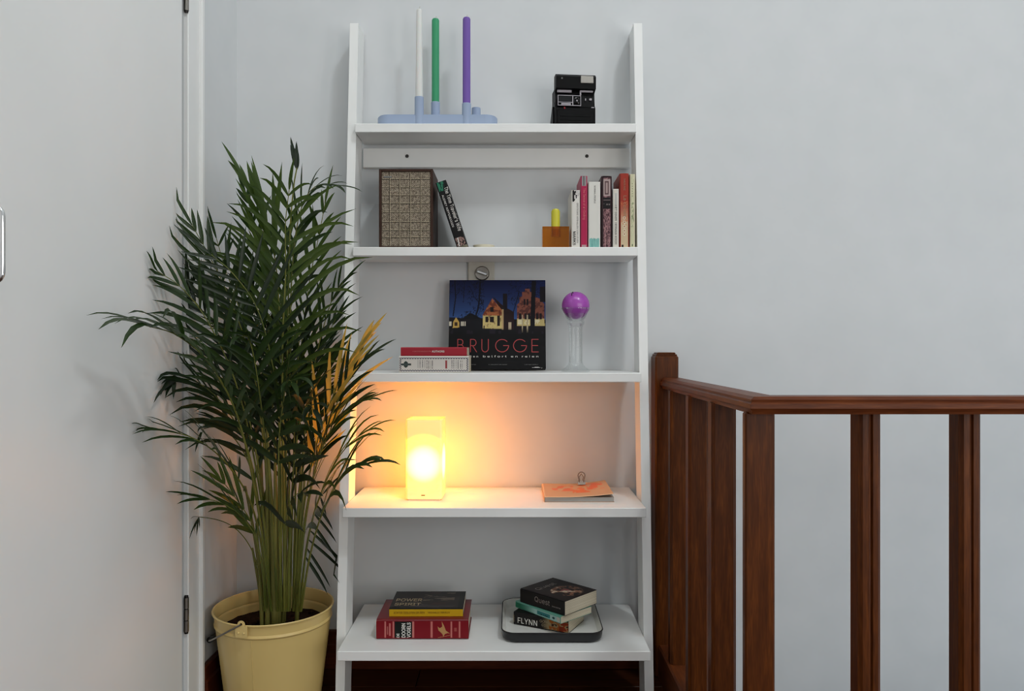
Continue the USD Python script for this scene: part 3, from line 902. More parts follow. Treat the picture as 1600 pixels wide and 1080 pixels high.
def p8(s, t):
    im = np.zeros(s.shape + (3,)); im[:] = (212, 206, 198)
    ed = np.minimum(np.minimum(s, 1 - s) * .0415, np.minimum(t, 1 - t) * .176)
    put(im, ed < .0055, (190, 186, 184))
    chk = (np.sin(s * 40) * np.sin(t * 170) > .0)
    put(im, (ed > .0012) & (ed < .0052) & chk, (46, 44, 58))
    put(im, ((s - .5) ** 2 / .05 + (t - .905) ** 2 / .0011) < 1, (54, 66, 64))
    put(im, (np.abs(s - .5) < .08) & (t > .83) & (t < .97), (70, 80, 78))
    put(im, (np.abs(t - .325) < .013) & (np.abs(s - .5) < .28), (150, 60, 62))
    for q in (.73, .70, .665, .63, .60, .575, .545, .52, .24, .215, .18, .15, .115, .09):
        put(im, (np.abs(t - q) < .0045) & (np.abs(s - .5) < .30) & (nz_(s, t, 60, 10, 33) > .38), (110, 108, 106))
    return im


spine_sheet(b, th, h, 44, 190, p8)
b, h, th = flat_book('book', 'bright red paperback lying on the white bordered one', A([(626 - 800) / ff, -fw + .002]), 0, A([(729.5 - 800) / ff, -fw + .002]), 0, z + .0417, .0215, .110, MAT['deep_red'])
lettering(b, 'A short introduction to the', .0030, (-.001, 0, h * .82), dn, (1, 0, 0), MAT['ink_pink'], width=h * .28)
lettering(b, 'AUTHORS', .0048, (-.002, 0, h * .53), dn, (1, 0, 0), MAT['ink_white'], width=h * .19, bold=True)

# ------------------------------------------------------------------ shelf 3: glass pillar with violet ball candle
MAT['clear_glass'] = usdkit.material(stage, L('clear_glass'), {'f': ('fresnel', {'IOR': 1.42}), 't': ('transparent_bsdf', {'color': (.95, .96, .96)}), 'g': ('glossy_bsdf', {'color': (.9, .92, .92), 'roughness': .06}), 'q': ('math', {'math_type': 'minimum', 'value2': .30}), 'm': ('mix_closure', {})},
                                     [('f.fac', 'q.value1'), ('q.value', 'm.fac'), ('t.BSDF', 'm.closure1'), ('g.BSDF', 'm.closure2')], surface='m.closure')
noisy('violet_wax', (160, 70, 170), (174, 84, 184), 60, rough=.25, spec=.6)
gw = .10
gc = at(899.5, 540, gw)
gs = (D - gw) / FPX
gp_ = thing('glass_pillar', 'clear glass pillar candle holder with flared cup on third shelf', 'candle holder', (gc[0], -gw, Z3))


def gz(py):
    return HC - (py - YH) * gs - Z3


pr = [(0, .0), (22 * gs, .0), (22 * gs, .003), (20 * gs, .006), (19 * gs, .0075), (15 * gs, .012), (14 * gs, .015), (12 * gs, .018), (10.8 * gs, .024), (10.5 * gs, gz(512)), (11.5 * gs, gz(509)), (14 * gs, gz(505)), (13 * gs, gz(500)), (15.5 * gs, gz(497)), (18 * gs, gz(490)), (22.5 * gs, gz(483)), (22.5 * gs, gz(481)), (20.5 * gs, gz(484)), (15 * gs, gz(495.5)), (9 * gs, gz(501.5)), (0, gz(502))]
obj('pillar', lathe(pr, 40), MAT['clear_glass'], gp_)
bm = trimesh.creation.icosphere(4, 21.6 * gs)
bl = thing('ball_candle', 'violet ball candle resting in the glass pillar', 'candle', (gc[0], -gw, HC - (477.5 - YH) * gs))
obj('wax', bm, MAT['violet_wax'], bl, smooth=True)
obj('wick', tube([(-.008, -.016, .030), (-.009, -.019, .034), (-.0115, -.021, .030), (-.012, -.024, .024)], .0009, 6), MAT['ink_black'], bl)

# ------------------------------------------------------------------ shelf 4: lamp
MAT['lamp_glow'] = usdkit.material(stage, L('lamp_glow'), {
    't': ('texture_coordinate', {}), 'mp': ('mapping', {'location': (0, 0, -.090), 'scale': (1, 1, .98)}), 'ln': ('vector_math', {'math_type': 'length'}),
    'mr': ('map_range', {'range_type': 'smoothstep', 'from_min': .058, 'from_max': .088, 'to_min': 14.5, 'to_max': 1.1, 'clamp': True}),
    'cr': ('rgb_ramp', {'ramp': [(0, (1.0, .34, .065)), (.16, (1.0, .32, .04)), (.30, (1.0, .30, .002)), (.6, (1.0, .38, .004)), (1, (1.0, .40, .02))]}),
    'm2': ('map_range', {'from_min': .04, 'from_max': .125, 'to_min': 0, 'to_max': 1, 'clamp': True}),
    'p': ('principled_bsdf', {'base_color': tuple(lin((235, 225, 200))), 'roughness': .35, 'specular_ior_level': .3})},
    [('t.object', 'mp.vector'), ('mp.vector', 'ln.vector1'), ('ln.value', 'mr.value'), ('ln.value', 'm2.value'), ('m2.result', 'cr.fac'), ('cr.color', 'p.emission_color'), ('mr.result', 'p.emission_strength')], surface='p.BSDF')
lx = (at(634, 700, .17)[0] + at(694, 700, .17)[0]) / 2
la = -.025
lp = thing('table_lamp', 'lit square frosted glass table lamp on the fourth shelf', 'lamp', matrix=M4((lx, -.143, Z4), (math.cos(la), math.sin(la), 0), (-math.sin(la), math.cos(la), 0), (0, 0, 1)))
lh_ = HC - (656 - YH) * (D - .185) / FPX - Z4
q = .0445
outer = Polygon([(-q + .004, -q), (q - .004, -q), (q, -q + .004), (q, q - .004), (q - .004, q), (-q + .004, q), (-q, q - .004), (-q, -q + .004)])
obj('shade', prism(outer.difference(outer.buffer(-.004)), lh_ - .004, o=(0, 0, .004)), MAT['lamp_glow'], lp)
plain('lamp_white', (226, 222, 210), .5)
obj('base_plate', prism(outer.buffer(-.004), .004), MAT['lamp_white'], lp)
obj('maker_mark', bx(-.006, .003, -q - .0006, -q + .0005, .0125, .0145), MAT['ink_brown'], lp)
obj('lamp_socket', lathe([(0, .004), (.018, .004), (.018, .03), (.014, .034), (0, .034)], 24), MAT['lamp_white'], lp)

# ------------------------------------------------------------------ shelf 4: paperback with lifted cover, clip
mw = .205
fm = FPX / (D - mw)
mx0, mx1 = (851 - 800) / fm, (960 - 800) / fm
plain('cover_peach', (206, 158, 120), .55)
mg = thing('paperback', 'worn peach paperback with curling cover and orange lettering on the fourth shelf', 'book', (mx0, -mw, Z4))
mW, mD = mx1 - mx0, .172
plain('page_grey', (170, 166, 160), .8)
obj('pages', bx(.001, mW - .001, .001, mD - .002, .001, .0118), MAT['page_grey'], mg)
obj('back_cover', bx(0, mW, 0, mD, 0, .0009), MAT['cover_peach'], mg)
nu, nv = 48, 40
S, Tt = np.meshgrid(np.linspace(0, 1, nu), np.linspace(0, 1, nv), indexing='ij')
lift = .0016 + .011 * np.clip((S - .25) / .75, 0, 1) ** 2 * (.75 + .25 * Tt) + .004 * Tt * (S > 0) * np.clip(1 - S * 2, 0, 1) * .5
Ptop = np.stack([S * mW * .985, Tt * mD - .004 * (1 - Tt), .0118 + lift], -1)
idx = np.arange(nu * nv).reshape(nu, nv)
qd = np.stack([idx[:-1, :-1], idx[1:, :-1], idx[1:, 1:], idx[:-1, 1:]], -1).reshape(-1, 4)
Pb = Ptop.copy(); Pb[..., 2] -= .0007
Vv = np.vstack([Ptop.reshape(-1, 3), Pb.reshape(-1, 3)])
N = nu * nv
ring = np.concatenate([idx[:, 0], idx[-1, 1:], idx[-2::-1, -1], idx[0, -2::-1]])
rim = [(ring[k + 1], ring[k], ring[k] + N, ring[k + 1] + N) for k in range(len(ring) - 1)]
fc = obj('front_cover', (Vv, np.vstack([qd, qd[:, ::-1] + N, np.array(rim)])), MAT['print'], mg, smooth=False)
col = np.zeros((nu, nv, 3)); col[:] = (212, 164, 124)
put(col, (S > .14) & (S < .46) & (Tt > .42) & (Tt < .84) & (nz_(S, Tt, 11, 7, 3) > .43), (226, 116, 78))
put(col, (S > .44) & (S < .70) & (Tt > .26) & (Tt < .86) & (nz_(S, Tt, 12, 7, 5) > .42), (228, 118, 70))
put(col, (S > .66) & (S < .92) & (Tt > .46) & (Tt < .92) & (nz_(S, Tt, 10, 8, 7) > .42), (232, 112, 72))
put(col, (Tt < .04) | (S < .02), (232, 198, 160))
c2 = lin(col).reshape(-1, 3)
UsdGeom.PrimvarsAPI(fc).CreatePrimvar('tint', Sdf.ValueTypeNames.Color3fArray, 'vertex').Set(Vt.Vec3fArray.FromNumpy(np.vstack([c2, c2]).astype(np.float32)))
obj('spine', bx(-.0008, .0004, 0, mD, 0, .0132), MAT['cover_peach'], mg)
cz = Z4 + .0205
cl = thing('paper_clip', 'small upright silver spring clip on the worn peach paperback', 'clip', (at(908.5, 750, .06)[0], -.062, cz))
ang = [(.0088 * math.cos(a), 0, .021 + .0088 * math.sin(a)) for a in np.linspace(-.3, math.pi + .3, 16)]
obj('wire_loop', tube([(.0045, 0, .0)] + ang + [(-.0045, 0, .0)], .0016, 8), MAT['steel'], cl)
obj('wire_loop', tube([(.003, .006, .0), (.0055, .007, .016), (0, .007, .024), (-.0055, .007, .016), (-.003, .006, .0)], .0014, 8), MAT['steel'], cl)
obj('clip_jaw', side([(-.006, -.002), (.012, -.002), (.004, .007), (.002, .007)], -.010, .010), MAT['steel'], cl)

# ------------------------------------------------------------------ shelf 5: red volume and dark paperback
plain('oxblood', (112, 18, 26), .38)
plain('mustard', (196, 156, 26), .45)
z = Z5
rw = FPX * (HC - z) / (999.5 - YH)
A0, A1 = A([(588 - 800) * rw / FPX, rw - D]), A([(732 - 800) * rw / FPX, rw - D])
b, h, th = flat_book('book', 'thick dark red hardback with gold bird and black title panel on spine', A0, 0, A1, 0, z, .0475, .146, MAT['oxblood'], hard=True)


def p9(s, t):   # t = 1 at the left end
    im = np.zeros(s.shape + (3,)); im[:] = (120, 18, 28)
    x = 1 - t
    for q_, wd in ((.095, .011), (.145, .008), (.185, .011), (.40, .012), (.60, .012), (.815, .011), (.905, .012)):
        put(im, (np.abs(x - q_) < wd / 2 * 1.6) & (np.abs(s - .5) < (.46 if q_ not in (.145,) else .36)), (186, 110, 104))
    put(im, (x > .20) & (x < .39) & (np.abs(s - .5) < .47), (22, 26, 24))
    put(im, (np.abs(x - .118) < .006) & (np.abs(s - .45) < .22), (168, 96, 88))
    put(im, (np.abs(x - .86) < .012) & (np.abs(s - .5) < .10), (150, 70, 66))
    return im


spine_sheet(b, th, h, 40, 180, p9)
for wd, xx, h_ in (('DE', .225, .0068), ('DOORN', .285, .0085), ('VOGELS', .335, .0085)):
    L_ = {'DE': .010, 'DOORN': .036, 'VOGELS': .038}[wd]
    lettering(b, wd, h_, (-.019 if wd != 'DE' else -.006, 0, h * (1 - xx - .037)), (1, 0, 0), (0, 0, 1), MAT['ink_white'], width=L_, bold=True) if False else None
# words read upwards along the panel: up the page is world up
for wd, xx, h_, L_ in (('DE', .25, .0062, .010), ('DOORN', .315, .0085, .034), ('VOGELS', .372, .0085, .036)):
    lettering(b, wd, h_, (-.019, 0, h * (1 - xx)), (1, 0, 0), (0, 0, 1), MAT['ink_white'], width=L_, bold=True)


def gx(x, y):    # bird, in spine fractions: x from the left end, y from the foot up
    return (x * h, y * th)


bird = Polygon([gx(.665, .66), gx(.685, .58), (gx(.70, .60)), gx(.715, .66), gx(.71, .92), gx(.735, .70), gx(.755, .45), gx(.80, .30), gx(.775, .33), gx(.745, .28), gx(.725, .14), gx(.72, .26), gx(.70, .36), gx(.675, .46)])
twig = LineString([gx(.67, .10), gx(.72, .14), gx(.80, .22)]).buffer(.0004)
obj('bird_emblem', prism(unary_union([bird.buffer(0), twig]), .0003, ((0, 0, -1), (1, 0, 0), (0, -1, 0)), (-th / 2, -.0006, h)), MAT['ink_gold'], b, smooth=False)
# dark paperback with yellow spine
z2 = z + .0477
rw2 = FPX * (HC - z2) / (963.6 - YH)
A0, A1 = A([(608 - 800) * rw2 / FPX, rw2 - D]), A([(723.5 - 800) * rw2 / FPX, rw2 - D + .001])
b, h, th = flat_book('book', 'dark covered paperback with a yellow spine on the red volume', A0, 0, A1, 0, z2, .0195, .128, MAT['cover_black'])
sheet(b, 'spine_print', (-th / 2 + .0004, 0, .0002), (th - .0026, 0, 0), (0, 0, h - .0004), 12, 60, lambda s, t: solid((198, 158, 28))(s, t))
lettering(b, 'ACHTER GESLOTEN DEUREN', .0050, (-.003, 0, h * .94), dn, (1, 0, 0), MAT['ink_brown'], width=h * .42)
lettering(b, 'VERZAMELDE VERHALEN', .0036, (-.002, 0, h * .48), dn, (1, 0, 0), MAT['ink_brown'], width=h * .30)


def p10(s, t):
    im = np.zeros(s.shape + (3,)); im[:] = (40, 35, 33)
    n = nz_(s, t, 5, 9, 51, 4)
    put(im, (s > .42) & (s < .86) & (n > .56), (96, 84, 72)); put(im, (s > .5) & (s < .8) & (n < .38), (56, 36, 34)); put(im, s > .93, (24, 24, 22)); put(im, (t < .2) & (n > .5), (56, 50, 50))
    return im


# front cover lies upwards (+x); reading direction runs along -z, up the page into the shelf
sheet(b, 'cover_print', (th / 2, .003, h - .0005), (0, 0, -(h - .001)), (0, .124, 0), 90, 60, p10)
lettering(b, 'POWER', .020, (th / 2, .050, h * .95), dn, (0, 1, 0), MAT['ink_tan'], width=h * .36, bold=True)
lettering(b, 'SPIRIT', .018, (th / 2, .020, h * .95), dn, (0, 1, 0), MAT['ink_tan'], width=h * .36, bold=True)

# ------------------------------------------------------------------ shelf 5: enamel tray and three books
noisy('enamel_white', (226, 226, 220), (232, 232, 226), 30, rough=.22, spec=.5)
plain('enamel_black', (16, 16, 18), .3)
ty0, ty1, tx0, tx1, tH = -.283, -.032, -.025, .217, .026
tr = thing('enamel_tray', 'white enamel tray with black underside on the lowest shelf', 'tray', ((tx0 + tx1) / 2, (ty0 + ty1) / 2, Z5))
hx_, hy_ = (tx1 - tx0) / 2, (ty1 - ty0) / 2


def rr(hx, hy, r, n=8):
    return [(sx * (hx - r) + r * math.cos(a), sy * (hy - r) + r * math.sin(a)) for sx, sy, a0 in ((1, 1, 0), (-1, 1, 90), (-1, -1, 180), (1, -1, 270)) for a in np.radians(np.linspace(a0, a0 + 90, n))]


def loft(secs, cap0=True, cap1=True):
    n = len(secs[0][0])
    v = np.vstack([np.column_stack([np.array(p), np.full(n, zz)]) for p, zz in secs])
    f = []
    for i in range(len(secs) - 1):
        for j in range(n):
            j2 = (j + 1) % n
            f += [(i * n + j, i * n + j2, (i + 1) * n + j2), (i * n + j, (i + 1) * n + j2, (i + 1) * n + j)]
    if cap0:
        f += [(0, j + 1, j) for j in range(1, n - 1)]
    if cap1:
        b0 = (len(secs) - 1) * n
        f += [(b0, b0 + j, b0 + j + 1) for j in range(1, n - 1)]
    return trimesh.Trimesh(v, np.array(f), process=False)


obj('outer_shell', loft([(rr(hx_ - .010, hy_ - .010, .028), 0), (rr(hx_ - .003, hy_ - .003, .032), .006), (rr(hx_ - .001, hy_ - .001, .034), .014), (rr(hx_, hy_, .035), tH - .002), (rr(hx_ - .0014, hy_ - .0014, .034), tH - .002), (rr(hx_ - .0024, hy_ - .0024, .033), .014), (rr(hx_ - .0045, hy_ - .0045, .031), .006), (rr(hx_ - .012, hy_ - .012, .026), .0012)], True, True), MAT['enamel_black'], tr)
obj('inner_dish', loft([(rr(hx_ - .0016, hy_ - .0016, .034), tH - .0005), (rr(hx_ - .005, hy_ - .005, .032), .014), (rr(hx_ - .009, hy_ - .009, .029), .006), (rr(hx_ - .015, hy_ - .015, .024), .0026)], False, True), MAT['enamel_white'], tr)
obj('rim', loft([(rr(hx_ + .0004, hy_ + .0004, .035), tH - .003), (rr(hx_ + .0008, hy_ + .0008, .035), tH - .001), (rr(hx_ - .0006, hy_ - .0006, .034), tH + .0003), (rr(hx_ - .0016, hy_ - .0016, .033), tH - .0004)], False, False), MAT['ink_black'], tr)
plain('pale_teal', (92, 150, 132), .45)
zt_ = Z5 + .0029
b, h, th = flat_book('book', 'black crime paperback with large white author name, lowest in the tray', 802.5, 975.5, 888, 991, zt_, .0315, .105, MAT['cover_black'])


def p11(s, t):
    im = np.zeros(s.shape + (3,)); im[:] = (26, 23, 22)
    x = 1 - t
    k = np.clip((x - .52) / .12, 0, 1)[..., None]
    im[:] = im * (1 - k) + np.array((150, 128, 90.)) * k
    n = nz_(s, t, 4, 14, 61, 3)
    put(im, (x > .66) & (n > .5), (158, 84, 30)); put(im, (x > .70) & (n < .40), (60, 26, 14)); put(im, (x > .84) & (n > .52), (132, 46, 20))
    return im


spine_sheet(b, th, h, 30, 120, p11)
lettering(b, 'FLYNN', .0135, (-.010, 0, h * .92), dn, (1, 0, 0), MAT['ink_white'], width=h * .36)
lettering(b, 'GILLIAN', .0038, (-.010, 0, h * .985), (1, 0, 0), (0, 0, 1), MAT['ink_tan'], width=.018)
lettering(b, 'GONE', .0065, (.001, 0, h * .51), dn, (1, 0, 0), MAT['ink_tan'], width=h * .17)
lettering(b, 'GIRL', .0065, (-.008, 0, h * .48), dn, (1, 0, 0), MAT['ink_tan'], width=h * .13)
zt2 = zt_ + .0318
b, h, th = flat_book('book', 'thin teal paperback in the middle of the tray pile', 805.5, 949.5, 875.5, 975.5, zt2, .0175, .112, MAT['pale_teal'])


def p12(s, t):
    x = 1 - t
    im = np.zeros(s.shape + (3,))
    k = np.clip((x - .1) / .35, 0, 1)[..., None]
    im[:] = np.array((34, 104, 76.)) * (1 - k) + np.array((156, 190, 184.)) * k
    put(im, (x > .50) & (x < .78) & (np.abs(s - .5) < .36), (40, 112, 112))
    put(im, (x > .56) & (x < .74) & (np.abs(s - .35) < .12) & (np.sin(x * 160) > -.3), (16, 48, 56))
    put(im, ((x - .86) ** 2 / .0007 + (s - .5) ** 2 / .06) < 1, (24, 60, 62)); put(im, x > .93, (186, 184, 172))
    return im


spine_sheet(b, th, h, 22, 110, p12)
zt3 = zt2 + .0178
b, h, th = flat_book('book', 'thick dark brown paperback with silver script, top of the tray pile', 813, 941, 882, 963, zt3, .0345, .126, MAT['cover_black'])


def p13(s, t):
    im = np.zeros(s.shape + (3,)); im[:] = (32, 20, 18)
    r = np.hypot((s - .66) * 1.3, t - .52)
    n = nz_(s, t, 9, 9, 71, 4)
    put(im, (r < .34) & (r > .13) & (n > .5), (140, 96, 72)); put(im, (r < .12) & (n > .42), (150, 84, 80)); put(im, (r < .34) & (n > .62), (206, 186, 160)); put(im, (r < .36) & (n < .36), (20, 16, 14))
    put(im, (np.abs(r - .36) < .015) & (t > .5), (92, 70, 58))
    return im


sheet(b, 'cover_print', (th / 2, .003, h - .0005), (0, 0, -(h - .001)), (0, .120, 0), 90, 76, p13)
plain('ink_silver', (128, 118, 112), .4)
wave = [[(.010 + .018 * k + dx, yy + dy) for dx, dy in ((0, 0), (.004, .012), (.008, .002), (.010, .010), (.015, .000), (.018, .002))] for k, yy in ((0, .012),)]
lettering(b, 'Quiet', .021, (th / 2, .030, h * .93), dn * .72 + np.array([0, .62, 0]) * 1, (0, 1, 0), MAT['ink_silver'], width=.052) if False else None
lettering(b, 'Quest', .016, (th / 2, .020, h * .70), (0, 1, 0), (0, 0, 1), MAT['ink_silver'], width=.070)
lettering(b, 'Quest', .0125, (-.0035, 0, h * .66), dn, (1, 0, 0), MAT['ink_silver'], width=h * .34)
lettering(b, 'SARAH WINTERS', .0030, (-.004, 0, h * .27), dn, (1, 0, 0), MAT['ink_silver'], width=h * .19)

# ------------------------------------------------------------------ bucket planter
plain('cream_enamel', (226, 198, 128), .35, coat=.2)
PX, PW_ = -.5865, .193
Rt, Rb, Hp = .1445, .112, .2345
pot = thing('bucket_planter', 'pale yellow enamelled metal bucket holding the palm', 'planter', (PX, -PW_, 0))


def rad_at(z_):
    return Rb + (Rt - .004 - Rb) * z_ / Hp


pf = [(0, .004), (Rb - .004, .004), (Rb - .002, .0), (Rb, .002)]
for z_ in np.linspace(.01, Hp - .038, 6):
    pf.append((rad_at(z_), z_))
zr = Hp - .030
pf += [(rad_at(zr - .005), zr - .005), (rad_at(zr) + .0028, zr - .001), (rad_at(zr) + .0028, zr + .001), (rad_at(zr + .005), zr + .005), (rad_at(Hp - .004), Hp - .005), (Rt - .001, Hp - .003), (Rt, Hp), (Rt - .0015, Hp + .0018), (Rt - .0045, Hp + .001), (rad_at(Hp) - .0025, Hp - .006), (rad_at(zr + .006) - .0015, zr + .006), (rad_at(zr) + .001, zr), (rad_at(zr - .006) - .0015, zr - .006), (rad_at(.03) - .0015, .03), (Rb - .006, .01), (0, .009)]
obj('body', lathe(pf, 72), MAT['cream_enamel'], pot)
ps = []
th0 = math.atan2(-.978, -.21)
for z_ in np.linspace(.012, zr - .006, 8):
    rr_ = rad_at(z_) + .0002
    ps.append((rr_ * math.cos(th0 + .13), rr_ * math.sin(th0 + .13), z_))
obj('seam', tube(ps, .0008, 6), MAT['cream_enamel'], pot)
lugs = []
for a in (th0, th0 + math.pi):
    nn, tt = np.array([math.cos(a), math.sin(a), 0]), np.array([-math.sin(a), math.cos(a), 0])
    c0 = nn * (Rt + .0012) + np.array([0, 0, Hp + .0035])
    ear = unary_union([Point(0, 0).buffer(.0095, 12), sbox(-.012, -.026, .012, -.006).buffer(.003)])
    ear = ear.difference(Point(0, .001).buffer(.003, 8))
    lg = obj('lug', prism(ear, .0016, (tt, (0, 0, 1), nn), c0), MAT['cream_enamel'], pot)
    for sx_ in (-.007, .007):
        rv = trimesh.creation.icosphere(2, .0028); rv.apply_translation(c0 + tt * sx_ + np.array([0, 0, -.019]) + nn * .0016)
        obj('rivet', rv, MAT['cream_enamel'], lg)
    lugs.append(c0 + nn * .003)
# bail handle hanging against the side
mid = np.array([math.cos(th0 - math.pi / 2), math.sin(th0 - math.pi / 2), 0])
ax_ = np.array([math.cos(th0), math.sin(th0), 0])
hp = []
for a in np.linspace(0, math.pi, 33):
    p = ax_ * math.cos(a) * (Rt + .004) + mid * math.sin(a) * (Rt + .0055) + np.array([0, 0, Hp + .0045 - .086 * math.sin(a)])
    hp.append(p)
wire = obj('bail_handle', tube(hp, .0022, 8), MAT['steel'], pot)
ga = [ax_ * math.cos(a) * (Rt + .004) + mid * math.sin(a) * (Rt + .0055) + np.array([0, 0, Hp + .0045 - .086 * math.sin(a)]) for a in np.linspace(math.pi / 2 - .42, math.pi / 2 + .42, 13)]
obj('grip', tube(ga, .0075, 14), MAT['black_gloss'], wire)
noisy('potting_soil', (30, 18, 12), (52, 34, 24), 120, rough=.95, spec=.1, bump=.6)
SOILZ = Hp - .052
sv = trimesh.creation.icosphere(4, 1.0)
sv = lathe([(0, 0)] + [(r_, 0) for r_ in np.linspace(.012, rad_at(SOILZ) - .004, 9)] + [(rad_at(SOILZ) - .006, -.03), (0, -.03)], 48)
vv = sv.vertices.copy()
topm = vv[:, 2] > -.01
vv[topm, 2] += (meshkit.fbm(vv[topm] * 45, 3, 3) - .5) * .010
sv.vertices = vv
sv.invert()
so = obj('soil', cat_(sv, *[trimesh.creation.icosphere(1, float(rng.uniform(.003, .006))).apply_translation((float(r_ * math.cos(a)), float(r_ * math.sin(a)), .003)) for r_, a in zip(rng.uniform(.02, .118, 60), rng.uniform(0, 6.28, 60))]), MAT['potting_soil'], None)
so_x = UsdGeom.Xformable(so); so_x.AddTranslateOp().Set(Gf.Vec3d(PX, -PW_, SOILZ))
tag(so, 'dark potting soil in the yellow bucket', 'soil', kind='stuff')

# ------------------------------------------------------------------ palm
def leafmat(name, c1, c2, trans):
    MAT[name] = usdkit.material(stage, L(name), {
        'g': ('geometry', {}), 'n': ('noise_texture', {'scale': 9.0, 'detail': 2}),
        'r': ('rgb_ramp', {'ramp': [(.3, lin(c1)), (.7, lin(c2))]}),
        'p': ('principled_bsdf', {'roughness': .36, 'specular_ior_level': .45}), 't': ('translucent_bsdf', {}), 'h': ('hsv', {'value': 1.7, 'saturation': 1.0}), 'm': ('mix_closure', {'fac': trans})},
        [('g.position', 'n.vector'), ('n.fac', 'r.fac'), ('r.color', 'p.base_color'), ('r.color', 'h.color'), ('h.color', 't.color'), ('p.BSDF', 'm.closure1'), ('t.BSDF', 'm.closure2')], surface='m.closure')


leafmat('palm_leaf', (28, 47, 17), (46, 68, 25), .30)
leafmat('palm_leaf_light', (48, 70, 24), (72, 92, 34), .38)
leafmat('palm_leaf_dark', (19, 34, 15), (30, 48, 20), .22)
leafmat('palm_leaf_lamplit', (160, 146, 66), (190, 166, 84), .5)
noisy('palm_stem', (82, 92, 34), (122, 122, 52), 20, rough=.45, stretch=(1, 1, .3))
noisy('palm_cane', (104, 104, 44), (132, 126, 62), 30, rough=.5, stretch=(1, 1, .4))
palm = thing('areca_palm', 'tall green areca palm growing from the yellow bucket beside the door', 'palm', (PX, -PW_, SOILZ))
ORG = np.array([PX, -PW_, SOILZ])
LEAVES = []     # (frond prim, verts, faces, material, screen length)


def proj(P):
    d = P[..., 1] + D
    return np.stack([800 + P[..., 0] * FPX / d, YH - (P[..., 2] - HC) * FPX / d], -1)


def keep_in(P):
    P[:, 0] = np.maximum(P[:, 0], XL + .012)
    P[:, 1] = np.minimum(P[:, 1], -.012)
    # stay clear of the shelf: outside its uprights, or in front of what is there
    xin = P[:, 0] > SX0 - .030
    zz = P[:, 2]
    need = np.array([up_front(z_) for z_ in zz]) + .012
    for zt, wf in SHELF:
        need = np.where(np.abs(zz - zt + .01) < .05, np.maximum(need, wf + .012), need)
    P[:, 1] = np.where(xin, np.minimum(P[:, 1], -need), P[:, 1])
    return P


def leaflet(base, direction, nrm, Ln, wd, droop, bend=0.0):
    n = 7
    t = np.linspace(0, 1, n)
    pts = [base]
    d = direction / np.linalg.norm(direction)
    dirs = [d]
    for i in range(1, n):
        pts.append(pts[-1] + d * Ln / (n - 1))
        d = d + np.array([0, 0, -1.0]) * droop * 2.6 * t[i] ** 1.5 / (n - 1) + nrm * bend / (n - 1)
        d /= np.linalg.norm(d)
        dirs.append(d)
    pts = keep_in(np.array(pts))
    prof = np.array([.35, .85, 1.0, .95, .78, .48, .03])
    v, f = [], []
    for i in range(n):
        dd = dirs[i]
        sd = np.cross(dd, nrm); sd /= max(np.linalg.norm(sd), 1e-6)
        up = np.cross(sd, dd)
        w = wd * prof[i] / 2
        v += [pts[i] - sd * w + up * w * .35, pts[i], pts[i] + sd * w + up * w * .35]
    for i in range(n - 1):
        a = 3 * i
        f += [(a, a + 1, a + 4), (a, a + 4, a + 3), (a + 1, a + 2, a + 5), (a + 1, a + 5, a + 4)]
    return np.array(v), np.array(f)


def frond(P, N=(0, -1, .15), n=16, L_=.17, W=.013, ang=(62, 28), droop=.35, t0=.42, mat='palm_leaf', sides=(-1, 1), env=None, jitter=.10, sfac=(1, 1), sr=.0032, bend=0.0, term=.5, lift=.0):
    """P: (px, py, w) points of the stem and midrib as seen in the photograph, from the soil to the tip."""
    W3 = np.array([at(*p) for p in P])
    C = spline(W3, 44)
    C = keep_in(C)
    rads = np.interp(np.linspace(0, 1, 44), [0, t0, 1], [sr, sr * .62, .0008])
    st_ = tube(C - ORG, rads, 7)
    fp = obj('frond', st_, MAT['palm_stem'], palm)
    Tn = np.gradient(C, axis=0); Tn /= np.linalg.norm(Tn, axis=1, keepdims=True)
    N0 = np.array(N, float)
    n = max(3, round(n * .70))
    L_, W = L_ * 1.27, W * .82
    for i in range(n):
        u = (i + .5) / n
        tt = t0 + (1 - t0) * u
        k = tt * 43
        j = min(int(k), 42)
        base = C[j] + (C[j + 1] - C[j]) * (k - j)
        T_ = Tn[j]
        Nn = N0 - T_ * np.dot(N0, T_); Nn /= np.linalg.norm(Nn)
        S_ = np.cross(T_, Nn)
        e = (env(u) if env else (.62 + .38 * math.sin(math.pi * min(1, u * 1.05 + .12)) - .30 * max(0, u - .75) / .25))
        a = math.radians(ang[0] + (ang[1] - ang[0]) * u)
        for sd in sides:
            aa = a + rng.normal(0, .07)
            dr_ = math.cos(aa) * T_ + sd * math.sin(aa) * S_ + Nn * (lift + rng.normal(0, .12))
            Ll = L_ * e * (1 + rng.normal(0, jitter)) * (sfac[0] if sd < 0 else sfac[1])
            v_, f_ = leaflet(base, dr_, Nn, Ll, W * (.8 + .3 * e) * (1 + rng.normal(0, .1)), droop * (1 + rng.normal(0, .25)), bend)
            LEAVES.append((fp, v_, f_, mat))
    v_, f_ = leaflet(C[-1], Tn[-1], Nn, L_ * term, W * .8, droop * .6)
    LEAVES.append((fp, v_, f_, mat))


# the tall frond facing the room
frond([(446, 955, .215), (443, 760, .27), (441, 560, .33), (446, 430, .36), (446, 350, .38), (452, 296, .41)], N=(0, -1, .1), n=24, L_=.168, W=.0122, ang=(50, 38), droop=1.0, t0=.50, mat='palm_leaf_light', sr=.0045, term=.35)
# its neighbour behind, to the right
frond([(458, 955, .20), (462, 760, .22), (468, 580, .22), (482, 450, .22), (498, 370, .22), (508, 318, .22)], N=(-.3, -1, .1), n=15, L_=.15, W=.012, ang=(30, 20), droop=.40, t0=.48, mat='palm_leaf_light', sfac=(1, .8))
